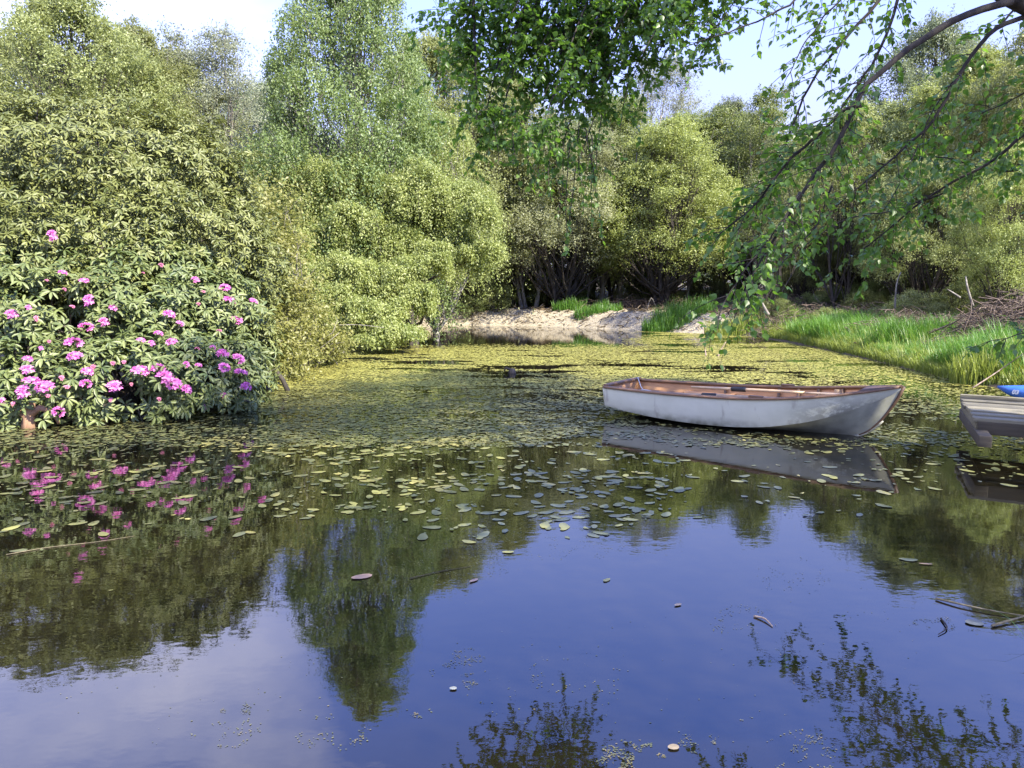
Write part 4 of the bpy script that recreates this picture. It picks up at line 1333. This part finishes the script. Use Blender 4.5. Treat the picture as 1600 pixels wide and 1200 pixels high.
blades(mb, x, y, ground_z(x, y), 0.15 + 0.5 * R.random(len(x)), 0.005, 0.8)
x, y, t = along(ctr, 16000, -1.8, -6.5)
h = 0.12 + 0.25 * R.random(len(x)) * fbm(x * .6, y * .6, 0, 8)
ok = fbm(x * 0.5, y * 0.5, 0, 77) > 0.5
blades(mb, x[ok], y[ok], ground_z(x[ok], y[ok]), h[ok], 0.008, 0.7)
tag(mb.build('grass_verge', M['grass_y']), kind='stuff', label='pale short grass at the edge of the right shore')


def tuft(px, py, rad, n, hh, label, mat='grass', cat='grass tuft', group=None, z0=None, name='grass_tuft', w=0.009, bend=0.35):
    c = W(px, py)
    c = np.array([c[0], c[1], gz(c[0], c[1])])
    mb = MB()
    a = R.random(n) * 6.28; q = rad * np.sqrt(R.random(n))
    x, y = c[0] + np.cos(a) * q * 1.35, c[1] + np.sin(a) * q * 0.6 + 0.1
    h = hh * (0.25 + 0.85 * R.random(n) ** 1.3) * (0.45 + 0.9 * vnoise(x * 3.1, y * 3.1, 0, 71))
    blades(mb, x - c[0], y - c[1], np.maximum(ground_z(x, y), 0) - c[2], h, w, bend)
    o = mb.build(name, M[mat], None, c)
    return tag(o, label, cat, group)


tuft(890, 509, 0.55, 1300, 0.55, 'leafy green tuft left of the two in the middle of the sandy bank')
tuft(935, 511, 0.75, 1800, 0.42, 'wide bright green tuft right of the leafy one on the sandy bank')
tuft(1060, 518, 1.0, 2800, 0.65, 'largest bright green grass clump at the right end of the sandy bank')
tuft(760, 506, 0.6, 700, 0.45, 'small yellowish tuft near the left end of the sandy bank', 'grass_y')
tuft(655, 506, 0.8, 1300, 0.5, 'yellow green tuft under the weeping birch at the left end of the sand', 'grass_y')
tuft(1150, 524, 0.8, 1800, 0.6, 'pale yellow tuft at the near end of the long green grass', 'grass_y')
tuft(1575, 600, 0.7, 2400, 0.6, 'yellow green grass clump behind the blue kayak', 'grass_y')
tuft(1250, 507, 1.2, 2200, 0.5, 'grass patch in the clearing behind the long green grass', 'grass')
tuft(820, 500, 2.2, 3000, 0.35, 'low green growth along the top of the sandy bank', 'grass', cat='grass')
# near bank grass at the bottom right corner
def near_tuft(x, y, n, hh, label):
    c = np.array([x, y, gz(x, y)])
    mb = MB()
    a = R.random(n) * 6.28; q = 0.22 * np.sqrt(R.random(n))
    blades(mb, np.cos(a) * q, np.sin(a) * q, np.full(n, -0.03), hh * (0.5 + 0.7 * R.random(n)), 0.0035, 1.1)
    tag(mb.build('grass_tuft', M['grass'], None, c), label, 'grass tuft')
near_tuft(2.36, 2.62, 200, 0.20, 'arching green grass tuft at the bottom right corner of the picture')
near_tuft(2.62, 3.25, 160, 0.20, 'thin grass tuft just above the corner tuft at the right edge')

# dry litter on the sandy bank
mb = MB()
n = 5200
x = -4 + 15 * R.random(n); y = 26 + 8 * R.random(n)
s_ = pond_sd(x, y)
ok = (s_ > 0.02) & (s_ < 2.6) & (far_mask(x, y) > 0.3)
x, y = x[ok], y[ok]; n = len(x)
ax = rdir(n); ax[:, 2] *= 0.35
leaves(mb, np.stack([x, y, ground_z(x, y) + 0.02 + 0.05 * R.random(n)], -1), norm(ax), norm(rdir(n) * 0.5 + np.array([0, 0, 1])), 0.12 + 0.3 * R.random(n), 0.025, R.random(n))
tag(mb.build('dry_litter', M['straw']), kind='stuff', label='dry pale plant litter covering the sandy bank')


# ------------------------------------------------------------------ brushwood heaps
def heap(px, py, d, rx, ry, hz, n, label, mat='brush', flat=0.35, rad=0.012, ln=1.2):
    x0 = P(px, py, d)[0]
    c = np.array([x0, d, gz(x0, d)])
    mb = MB()
    for _ in range(n):
        a = R.random() * 6.28; q = math.sqrt(R.random())
        p = np.array([math.cos(a) * q * rx, math.sin(a) * q * ry, 0.0])
        p[2] = (1 - q * q) * hz * R.random() ** 0.6 + 0.02 + gz(c[0] + p[0], c[1] + p[1]) - c[2]
        dv = rdir(1)[0]; dv[2] *= flat
        L = ln * (0.35 + R.random())
        r_ = rad * (0.4 + R.random())
        mb.tube(curve(p - dv * L / 2, p + dv * L / 2, 0.05, 0.45, 5), np.linspace(r_, r_ * 0.35, 5), 4, cap=False)
    o = mb.build('brushwood_heap', M[mat], None, c)
    return tag(o, label, 'brushwood')


heap(1420, 480, 20.5, 1.4, 0.9, 0.65, 420, 'dark brown brushwood heap behind the green grass')
heap(1610, 468, 16.8, 1.7, 1.4, 1.1, 900, 'tall brown heap of cut branches at the right edge')
heap(1510, 485, 19.0, 2.0, 1.0, 0.5, 500, 'low spread of dead branches between the two brown heaps')
heap(1290, 480, 25.5, 2.6, 1.2, 0.55, 420, 'tangle of dry sticks at the foot of the trees beyond the grass')
heap(1215, 484, 27.5, 1.6, 0.8, 0.6, 260, 'tangle of brown stems behind the hanging branch tips')
heap(780, 504, 30.6, 0.5, 0.3, 0.32, 70, 'small dark heap of roots at the water edge of the sandy bank')
heap(1000, 478, 33.2, 3.0, 0.8, 0.45, 260, 'dead twigs lying along the back of the sandy bank')


def dead_branch(pts, r, label, mat='dead_grey', name='dead_branch', cat='branch', forks=()):
    pts = np.array(pts); c = pts[0].copy()
    o = MB()
    o.tube(smooth_path(pts, 10) - c, np.linspace(r, r * 0.45, 10), 6)
    for fk in forks:
        fk = np.array(fk)
        o.tube(smooth_path(fk, 8) - c, np.linspace(r * 0.7, r * 0.3, 8), 5)
    return tag(o.build(name, M[mat], None, c, smooth=True), label, cat)


# pale leaning stems on the right bank
dead_branch([P(1398, 482, 22), P(1400, 450, 22), P(1402, 435, 22), P(1408, 425, 22)], 0.03, 'pale dead stem standing upright behind the brown heap', name='dead_sapling', cat='dead tree')
dead_branch([P(1520, 478, 20), P(1515, 462, 20), P(1511, 447, 20), P(1509, 432, 20.3)], 0.035, 'pale trunk stub leaning among the brush right of the upright stem', name='dead_sapling', cat='dead tree', mat='dead_grey')
dead_branch([P(1500, 465, 19.5), P(1490, 458, 19.5), P(1480, 452, 19.5)], 0.03, 'short bleached log lying beside the leaning stub', name='dead_branch')
dead_branch([P(1200, 492, 25), P(1195, 482, 25), P(1190, 472, 25)], 0.07, 'bleached stump sticking up behind the hanging twig tips', name='dead_branch')
dead_branch([P(1010, 485, 32), P(1018, 462, 32), P(1025, 480, 32)], 0.03, 'forked bleached stick leaning at the foot of the round willow', name='dead_branch')
# twigs standing in the water under the hanging branch
dead_branch([W(1103, 556), P(1102, 548, 19.0), P(1100, 534, 18.9)], 0.02, 'left of two thin dark twigs poking out of the water under the leaves', 'dead', 'twig', 'twig')
dead_branch([W(1122, 557), P(1127, 546, 18.8), P(1134, 534, 18.8)], 0.022, 'right of two thin dark twigs poking out of the water under the leaves', 'dead', 'twig', 'twig')
# long stick leaning over the grass at right
dead_branch([W(1520, 606, 0.1), P(1560, 580, 12.3), P(1610, 545, 12.0)], 0.012, 'long thin stick leaning over the shore grass at right', 'dead', 'dead_branch')
# left shore
p = W(32, 672)
st_ = MB()
st_.tube([(0, 0, -0.1), (0.01, 0, 0.1), (0.03, 0.02, 0.22), (0.07, 0.03, 0.33)], [0.10, 0.075, 0.06, 0.02], 7)
st_.tube([(0.03, 0, 0.15), (0.14, 0.02, 0.24), (0.28, 0.03, 0.2), (0.36, 0.02, 0.05)], [0.05, 0.04, 0.03, 0.015], 6)
st_.tube([(0.0, 0, 0.1), (-0.12, 0.02, 0.2), (-0.2, 0.0, 0.3)], [0.04, 0.03, 0.012], 6)
M['pink_wood'] = bark_mat('torn_wood', (0.15, 0.08, 0.045), (0.34, 0.21, 0.13), scale=12)
tag(st_.build('tree_stump', M['pink_wood'], None, (p[0], p[1] + 0.15, 0), smooth=True), 'broken orange brown stump at the waterline below the pink blooms at far left', 'stump')
a = W(222, 655)
dead_branch([a + [0, 0, -0.03], a + [-0.03, 0, 0.08], a + [-0.06, 0.02, 0.16]], 0.012, 'small forked grey twig standing in the water below the blooms', 'dead_grey', 'twig', 'twig',
            forks=[[a + [0, 0, 0.02], a + [0.07, 0, 0.07], a + [0.14, 0.02, 0.09]]])
dead_branch([W(258, 650) + [0, 0, .06], W(275, 644) + [0, 0, .03], W(295, 640) + [0, 0, .05], W(312, 628) + [0, 0, .16]], 0.011, 'curved grey twig arching over the water under the rhododendron', 'dead_grey', 'twig', 'twig')
dead_branch([P(520, 508, 18.5), P(560, 507, 18.6), P(600, 512, 18.6)], 0.014, 'bare pale twig stretched over dark water under the weeping birch', 'dead_grey', 'twig', 'twig')
dead_branch([P(470, 560, 15.6), P(500, 545, 15.4), P(530, 520, 15.6)], 0.014, 'grey bare twig sticking out of the pale willow shrub', 'dead_grey', 'twig', 'twig')
# little stump in the middle of the pond
a = W(800, 583)
st_ = MB(); st_.tube([(0, 0, -0.15), (0, 0, 0.03), (0.01, 0, 0.09)], [0.09, 0.075, 0.05], 8); st_.tube([(0.02, 0, 0.05), (-0.12, 0, 0.1), (-0.15, 0, 0.04)], [0.03, 0.025, 0.015], 5)
tag(st_.build('tree_stump', M['bark'], None, a, smooth=True), 'small dark stump poking through the floating leaves in mid pond', 'stump')

# ------------------------------------------------------------------ floating leaves
def pad_density(x, y):
    px, py = project(np.stack([x, y, np.zeros_like(x)], -1))
    sdp = -pond_sd(x, y)
    st1 = fbm(x * 0.45 + 3, y * 0.9, 0, 51, 4)
    st2 = fbm(x * 1.3, y * 2.6, 0, 61, 3)
    den = np.zeros_like(x)
    st3 = fbm(x * 0.9 + 11, y * 4.2, 0, 67, 2)
    nz = 0.5 * st1 + 0.25 * st2 + 0.25 * st3
    # far mat
    mat = sstep(536, 548, py) * (1 - sstep(600, 640, py)) * sstep(380, 450, px)
    edge = np.where(px < 700, 1.0, 1 - 0.6 * sstep(1150, 1450, px))
    den = np.maximum(den, mat * edge * sstep(0.36, 0.47, nz))
    # strip along the far shore, right part
    strip = sstep(514, 520, py) * (1 - sstep(536, 548, py)) * sstep(960, 1040, px)
    den = np.maximum(den, strip * sstep(0.42, 0.52, nz))
    # middle belt, patchy
    mid = sstep(600, 640, py) * (1 - sstep(690, 745, py)) * (1 - sstep(960, 1060, px) * (1 - sstep(0, 1, 0)) * 0.45)
    den = np.maximum(den, mid * sstep(0.34, 0.50, nz) * np.where(px < 420, 0.6, 1.0))
    # fringe
    fr = sstep(690, 740, py) * (1 - sstep(790, 860, py)) * sstep(-100, 120, px) * (1 - sstep(1000, 1120, px))
    den = np.maximum(den, fr * sstep(0.38, 0.58, nz) * np.where(px < 520, 0.35, 0.7))
    bow = sstep(700, 730, py) * (1 - sstep(815, 850, py)) * sstep(1120, 1180, px) * (1 - sstep(1360, 1420, px))
    den = np.maximum(den, bow * sstep(0.42, 0.6, nz) * 0.25)
    rt = sstep(590, 620, py) * (1 - sstep(720, 780, py)) * sstep(1300, 1400, px)
    den = np.maximum(den, rt * sstep(0.42, 0.6, nz) * 0.35)
    left = sstep(770, 790, py) * (1 - sstep(840, 870, py)) * (1 - sstep(330, 420, px))
    den = np.maximum(den, left * sstep(0.55, 0.62, nz) * 0.4)
    stray = sstep(800, 860, py) * (1 - sstep(930, 1180, py))
    den = np.maximum(den, stray * sstep(0.60, 0.72, nz) * 0.10)
    # open dark water behind
    den *= 1 - sstep(0.0, 0.10, -sdp)
    return np.where(sdp > 0.02, den, 0)


# candidate points: density per m2 varies with distance (small leaves far out)
cand = []
for (y0, y1, rate, sz) in ((4.0, 8.0, 170, 0.095), (8.0, 12.0, 850, 0.068), (12, 18, 1200, 0.062), (18, 31, 950, 0.07)):
    x0, x1 = max(-0.72 * y1, -8.5), min(0.72 * y1, 10.5)
    n = int((x1 - x0) * (y1 - y0) * rate)
    x = x0 + (x1 - x0) * R.random(n); y = y0 + (y1 - y0) * R.random(n)
    keep = R.random(n) < pad_density(x, y)
    x, y = x[keep], y[keep]
    # not under the boat
    rel = np.stack([x - BO[0], y - BO[1]], -1)
    s_, l_ = rel @ fdir, rel @ np.array([-fdir[1], fdir[0]])
    inside = (s_ > 0.5) & (s_ < 3.1) & (np.abs(l_) < np.interp(s_, SX, HC) - 0.02)
    x, y = x[~inside], y[~inside]
    cand.append(np.stack([x, y, sz * np.clip(np.exp(R.normal(size=len(x)) * 0.42) * 0.82, 0.25, 1.5)], -1))
pads = np.concatenate(cand)
PADS_N = len(pads)
yel = (fbm(pads[:, 0] * 0.8, pads[:, 1] * 0.8, 0, 91) > 0.60) & (R.random(PADS_N) < 0.22)
pxs, pys = project(np.stack([pads[:, 0], pads[:, 1], pads[:, 0] * 0], -1))
for (a, b_, ra, rb2) in ((750, 755, 110, 26), (370, 697, 60, 16), (570, 742, 50, 10), (690, 690, 70, 8)):
    yel |= (((pxs - a) / ra) ** 2 + ((pys - b_) / rb2) ** 2 < 1) & (R.random(PADS_N) < 0.75)
# the patches above paint sun dapples as yellow leaf colour
t8 = np.linspace(0, 2 * math.pi, 11)[:-1]
prof = np.stack([np.cos(t8) * 0.5, np.sin(t8) * 0.26 * (1 + 0.15 * np.cos(t8)), 0.008 * np.cos(2 * t8)], -1)
T_FAR = (np.stack([np.cos(np.arange(6) * 1.0472) * 0.5, np.sin(np.arange(6) * 1.0472) * 0.28, 0.02 * np.cos(2 * np.arange(6) * 1.0472)], -1), [tuple(range(6))])
T_PAD = (np.concatenate([prof, [[0, 0, 0.004]]]), [(k, (k + 1) % 10, 10) for k in range(10)])


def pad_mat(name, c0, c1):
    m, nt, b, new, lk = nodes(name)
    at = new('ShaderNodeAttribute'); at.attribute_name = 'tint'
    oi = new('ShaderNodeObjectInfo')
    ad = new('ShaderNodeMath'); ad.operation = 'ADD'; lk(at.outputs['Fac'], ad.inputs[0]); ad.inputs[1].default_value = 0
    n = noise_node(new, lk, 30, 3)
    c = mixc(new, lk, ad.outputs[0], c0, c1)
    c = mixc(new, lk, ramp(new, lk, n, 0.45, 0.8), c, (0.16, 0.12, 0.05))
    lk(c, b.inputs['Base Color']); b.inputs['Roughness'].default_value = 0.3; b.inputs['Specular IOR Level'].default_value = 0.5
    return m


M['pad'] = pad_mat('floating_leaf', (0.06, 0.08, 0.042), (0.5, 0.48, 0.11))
M['pad_y'] = pad_mat('yellow_sunlit_leaf', (0.19, 0.18, 0.05), (0.33, 0.31, 0.10))
dist = np.hypot(pads[:, 0], pads[:, 1])
score = pads[:, 2] ** 2 / dist ** 3 * (np.abs(pxs - 800) < 800) * (pys < 1200)
order = np.argsort(-score)
top_i, rest = order[:290], order[290:]


def pads_many(mb, sel, tint):
    n = len(sel)
    a = R.random(n) * 6.28
    ax = np.stack([np.cos(a), np.sin(a), R.normal(size=n) * 0.012], -1)
    nr = np.stack([R.normal(size=n) * 0.025, R.normal(size=n) * 0.025, np.ones(n)], -1)
    pos = np.stack([pads[sel, 0], pads[sel, 1], 0.003 + 0.007 * R.random(n)], -1)
    s = norm(np.cross(nr, norm(ax))); nn = np.cross(norm(ax), s); axn = norm(ax)
    frag = R.random(n) < 0.45
    L = (pads[sel, 2] * np.where(frag, 0.5, 1.0))[:, None, None]
    t, fcs = T_FAR
    v = pos[:, None] + L * (t[None, :, 0:1] * axn[:, None] + t[None, :, 1:2] * s[:, None] + t[None, :, 2:3] * nn[:, None])
    v = v + (R.normal(size=v.shape) * np.array([1, 1, 0.02])) * L * 0.09
    mb.add_many(v, fcs, tint)


g_, y_ = rest[~yel[rest]], rest[yel[rest]]
far_sun = sstep(11.0, 13.5, pads[g_, 1] + 1.5 * (fbm(pads[g_, 0] * .5, pads[g_, 1] * .5, 0, 17) - .5))  # sunlight painted in: far mat tinted yellow-green, near leaves kept dark
mb = MB(); pads_many(mb, g_, np.clip(0.30 * R.random(len(g_)) + far_sun * (0.35 + 0.45 * R.random(len(g_))), 0, 1))
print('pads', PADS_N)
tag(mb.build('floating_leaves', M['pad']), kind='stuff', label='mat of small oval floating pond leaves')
mb = MB(); pads_many(mb, y_, R.random(len(y_)))
tag(mb.build('yellow_sunlit_leaves', M['pad_y']), kind='stuff', label='yellow floating pond leaves with patches coloured as sun dapples')
pad_meshes = {}
for key, mt in (('g', 'pad'), ('y', 'pad_y')):
    L_ = []
    for k in range(4):
        mb = MB(); t, fcs = T_PAD
        v = t.copy(); v[:10] *= (1 + R.normal(size=(10, 1)) * 0.05); v[:10, 2] += R.normal(size=10) * 0.006
        mb.add(v, fcs, 0.05 + 0.12 * k)
        me = mb.mesh('floating_leaf'); me.materials.append(M[mt]); L_.append(me)
    pad_meshes[key] = L_
for i in top_i:
    yy = bool(yel[i])
    o = bpy.data.objects.new('floating_leaf', pad_meshes['y' if yy else 'g'][int(R.integers(0, 4))])
    COL.objects.link(o)
    o.location = (pads[i, 0], pads[i, 1], 0.005)
    o.rotation_euler = (R.normal() * 0.015, R.normal() * 0.015, R.random() * 6.28)
    o.scale = (pads[i, 2],) * 3
    px = pxs[i]
    if yy:
        tag(o, 'yellow oval leaf, some tinted as sun dapples, floating among the green pond leaves in front of the boat', 'pond leaf', 'yellowed floating leaves near the viewer')
    elif px < 520:
        tag(o, 'larger green oval leaf floating on the dark reflection of the rhododendron', 'pond leaf', 'larger floating leaves below the rhododendron')
    elif px > 1080:
        tag(o, 'green oval leaf floating on the water just in front of the boat bow', 'pond leaf', 'larger floating leaves before the boat bow')
    else:
        tag(o, 'larger green oval leaf floating at the near fringe of the leaf mat', 'pond leaf', 'larger floating leaves at the fringe of the mat')

# fine scum and duckweed specks
mb = MB()
def specks(px, py, rx, ry, n, size):
    a = R.random(n) * 6.28; q = np.sqrt(R.random(n))
    qx, qy = px + np.cos(a) * q * rx, py + np.sin(a) * q * ry
    nz = fbm(qx * 0.06, qy * 0.10, 0, 14)
    for k in range(n):
        if nz[k] < 0.56: continue
        p = W(qx[k], qy[k])
        s = size * (0.4 + R.random())
        t = R.random() * 6.28
        tt = np.linspace(0, 2 * math.pi, 7)[:-1] + t
        mb.add(np.stack([p[0] + s * np.cos(tt), p[1] + s * 0.7 * np.sin(tt) * (0.5 + R.random(6)), np.full(6, 0.0015 + 0.001 * R.random())], -1), [tuple(range(6))], R.random())
for (a, b_, c_, d_, n_) in ((715, 1040, 45, 40, 420), (985, 1185, 55, 30, 500), (350, 1130, 60, 40, 300), (520, 1145, 60, 30, 160), (1250, 1180, 60, 40, 320), (1090, 1160, 30, 20, 60), (840, 1050, 40, 25, 50), (400, 1100, 50, 20, 100),
                            (655, 1110, 20, 12, 80), (1160, 970, 60, 25, 120), (1240, 900, 60, 30, 150), (860, 1075, 120, 70, 90), (1000, 1060, 300, 120, 160), (300, 1060, 250, 110, 100), (1320, 1000, 120, 90, 60),
                            (700, 880, 110, 30, 350), (880, 850, 120, 26, 300), (1290, 790, 90, 26, 300), (1200, 640, 300, 16, 0), (640, 830, 200, 26, 300), (200, 830, 180, 14, 300), (1500, 975, 80, 12, 250)):
    specks(a, b_, c_, d_, int(n_ * 2.0), 0.0034)
tag(mb.build('floating_scum', pad_mat('scum', (0.035, 0.045, 0.018), (0.10, 0.105, 0.05))), kind='stuff', label='pale specks of duckweed and scum on the near water')


def flat_leaf(px, py, L, wd, rot, col, label, cat, name='fallen_leaf'):
    m, nt, b, new, lk = nodes(name)
    lk(ramp(new, lk, noise_node(new, lk, 25, 4), 0.3, 0.75, tuple(0.3 * q for q in col), tuple(0.55 * q for q in col)), b.inputs['Base Color']); b.inputs['Roughness'].default_value = 0.5
    mb = MB(); t, fcs = T_PAD
    v = t.copy(); v[:, 0] *= L; v[:, 1] *= wd / 0.26 * 0.5; v[:, 2] *= L * 0.6
    mb.add(v, fcs)
    o = mb.build(name, m, None, W(px, py) + [0, 0, 0.006]); o.rotation_euler = (0.01, 0.02, rot)
    tag(o, label, cat)


flat_leaf(565, 902, 0.13, 0.07, 0.5, (0.5, 0.33, 0.24), 'pinkish brown fallen leaf floating left of centre', 'fallen leaf')
flat_leaf(708, 1077, 0.032, 0.026, 0.2, (0.5, 0.52, 0.44), 'small white petal floating on blue water below the centre', 'petal', 'fallen_petal')
flat_leaf(1059, 946, 0.05, 0.025, 0.6, (0.38, 0.32, 0.28), 'small pale fallen leaf on the open blue water', 'fallen leaf')
flat_leaf(1052, 1169, 0.045, 0.035, 0.3, (0.42, 0.34, 0.22), 'buff fallen leaf near the bottom edge', 'fallen leaf')
flat_leaf(1522, 974, 0.09, 0.075, 0.1, (0.3, 0.31, 0.25), 'round grey leaf floating beside the straw at right', 'fallen leaf')
flat_leaf(740, 908, 0.07, 0.03, 0.9, (0.4, 0.3, 0.28), 'pale pink fallen leaf floating near the sky reflection', 'fallen leaf')
flat_leaf(1446, 882, 0.085, 0.022, -0.1, (0.5, 0.33, 0.2), 'narrow tan leaf floating on the tree reflection at right', 'fallen leaf')
dead_branch([W(1178, 964) + [0, 0, .004], W(1195, 969) + [0, 0, .012], W(1207, 980) + [0, 0, .004]], 0.006, 'short dark curved stick floating on the blue water', 'dead', 'floating_stick', 'stick')
dead_branch([W(1462, 937) + [0, 0, .008], W(1500, 948) + [0, 0, .014], W(1550, 958) + [0, 0, .012], W(1600, 965) + [0, 0, .01]], 0.006, 'pale broken reed stem floating at the right edge', 'reed', 'reed_stem', 'reed')
dead_branch([W(1550, 980) + [0, 0, .008], W(1580, 972) + [0, 0, .012], W(1625, 962) + [0, 0, .02]], 0.007, 'yellow reed stem floating below the pale broken one', 'reed', 'reed_stem', 'reed')
dead_branch([W(1470, 968) + [0, 0, .006], W(1482, 984) + [0, 0, .01], W(1466, 993) + [0, 0, .006]], 0.005, 'thin forked dark twig floating near the straw at right', 'twig', 'floating_stick', 'stick')
dead_branch([W(10, 868) + [0, 0, .006], W(70, 856) + [0, 0, .004], W(150, 848) + [0, 0, .003], W(210, 838) + [0, 0, .003]], 0.003, 'long pale weed stem floating on the dark reflection at left', 'reed', 'reed_stem', 'reed')
dead_branch([W(640, 905) + [0, 0, .005], W(690, 893) + [0, 0, .004], W(735, 886) + [0, 0, .003]], 0.003, 'thin green grey stem floating at the edge of the blue reflection', 'twig', 'reed_stem', 'reed')

# ------------------------------------------------------------------ light
world = bpy.data.worlds.new('World'); scene.world = world; world.use_nodes = True
nt = world.node_tree; new, lk = nt.nodes.new, nt.links.new
bg = nt.nodes['Background']
SUN_EL, SUN_AZ = math.radians(44), math.radians(130)
sky = new('ShaderNodeTexSky'); sky.sky_type = 'NISHITA'; sky.sun_disc = False
sky.sun_elevation = SUN_EL; sky.sun_rotation = SUN_AZ; sky.air_density = 1.0; sky.dust_density = 0.3; sky.ozone_density = 6.0
tc = new('ShaderNodeTexCoord')
mp_ = new('ShaderNodeMapping'); mp_.inputs['Scale'].default_value = (1, 1, 1.7); mp_.inputs['Location'].default_value = (0.6, 0.2, 0.1); lk(tc.outputs['Generated'], mp_.inputs[0])
cl = noise_node(new, lk, 2.1, 5, mp_.outputs[0])
sepw = new('ShaderNodeSeparateXYZ'); lk(tc.outputs['Generated'], sepw.inputs[0])
# more cloud to the left, clear to the right
lf_ = new('ShaderNodeMapRange'); lf_.inputs['From Min'].default_value = -0.62; lf_.inputs['From Max'].default_value = 0.12
lf_.inputs['To Min'].default_value = 0.18; lf_.inputs['To Max'].default_value = -0.16; lk(sepw.outputs[0], lf_.inputs[0])
ca = new('ShaderNodeMath'); ca.operation = 'ADD'; lk(cl, ca.inputs[0]); lk(lf_.outputs[0], ca.inputs[1])
msk = ramp(new, lk, ca.outputs[0], 0.50, 0.78)
lowm = new('ShaderNodeMapRange'); lowm.inputs['From Min'].default_value = 0.50; lowm.inputs['From Max'].default_value = 0.16; lk(sepw.outputs[2], lowm.inputs[0])
lm = new('ShaderNodeMath'); lm.operation = 'MULTIPLY'; lm.inputs[1].default_value = 0.88; lk(lowm.outputs[0], lm.inputs[0])
m08 = new('ShaderNodeMath'); m08.operation = 'MULTIPLY'; m08.inputs[1].default_value = 0.8; lk(msk, m08.inputs[0])
tint = mixc(new, lk, 1.0, sky.outputs[0], (1.06, 0.94, 1.42), 'MULTIPLY')
cc = mixc(new, lk, lm.outputs[0], tint, (1.36, 1.35, 1.66))
hi = new('ShaderNodeMapRange'); hi.inputs['From Min'].default_value = 0.22; hi.inputs['From Max'].default_value = 0.42; hi.inputs['To Min'].default_value = 0.12; lk(sepw.outputs[2], hi.inputs[0])
mh = new('ShaderNodeMath'); mh.operation = 'MULTIPLY'; lk(m08.outputs[0], mh.inputs[0]); lk(hi.outputs[0], mh.inputs[1])
cc = mixc(new, lk, mh.outputs[0], cc, (6.6, 6.4, 7.4))
lk(cc, bg.inputs['Color'])
bg.inputs['Strength'].default_value = 0.15

sun_d = bpy.data.lights.new('sun', 'SUN'); sun_d.energy = 4.5; sun_d.angle = math.radians(0.5); sun_d.color = (1.0, 0.93, 0.79)
sun = bpy.data.objects.new('sun', sun_d); COL.objects.link(sun)
sdir = Vector((math.sin(SUN_AZ) * math.cos(SUN_EL), math.cos(SUN_AZ) * math.cos(SUN_EL), math.sin(SUN_EL)))
sun.rotation_euler = sdir.to_track_quat('Z', 'Y').to_euler()
sun.location = (20, -10, 30)

for p in protos.values():
    for k_ in ('_used', '_h'):
        if k_ in p: del p[k_]
scene.view_settings.view_transform = 'Standard'
scene.view_settings.look = 'None'
scene.view_settings.gamma = 1.0
scene.view_settings.exposure = 1.95
scene.view_settings.use_curve_mapping = False
cy = scene.cycles
cy.max_bounces = 6; cy.diffuse_bounces = 3; cy.glossy_bounces = 3; cy.transmission_bounces = 4; cy.transparent_max_bounces = 4
cy.sample_clamp_indirect = 6
cy.use_denoising = True; cy.denoiser = 'OPENIMAGEDENOISE'; cy.denoising_input_passes = 'RGB_ALBEDO_NORMAL'; cy.denoising_prefilter = 'ACCURATE'
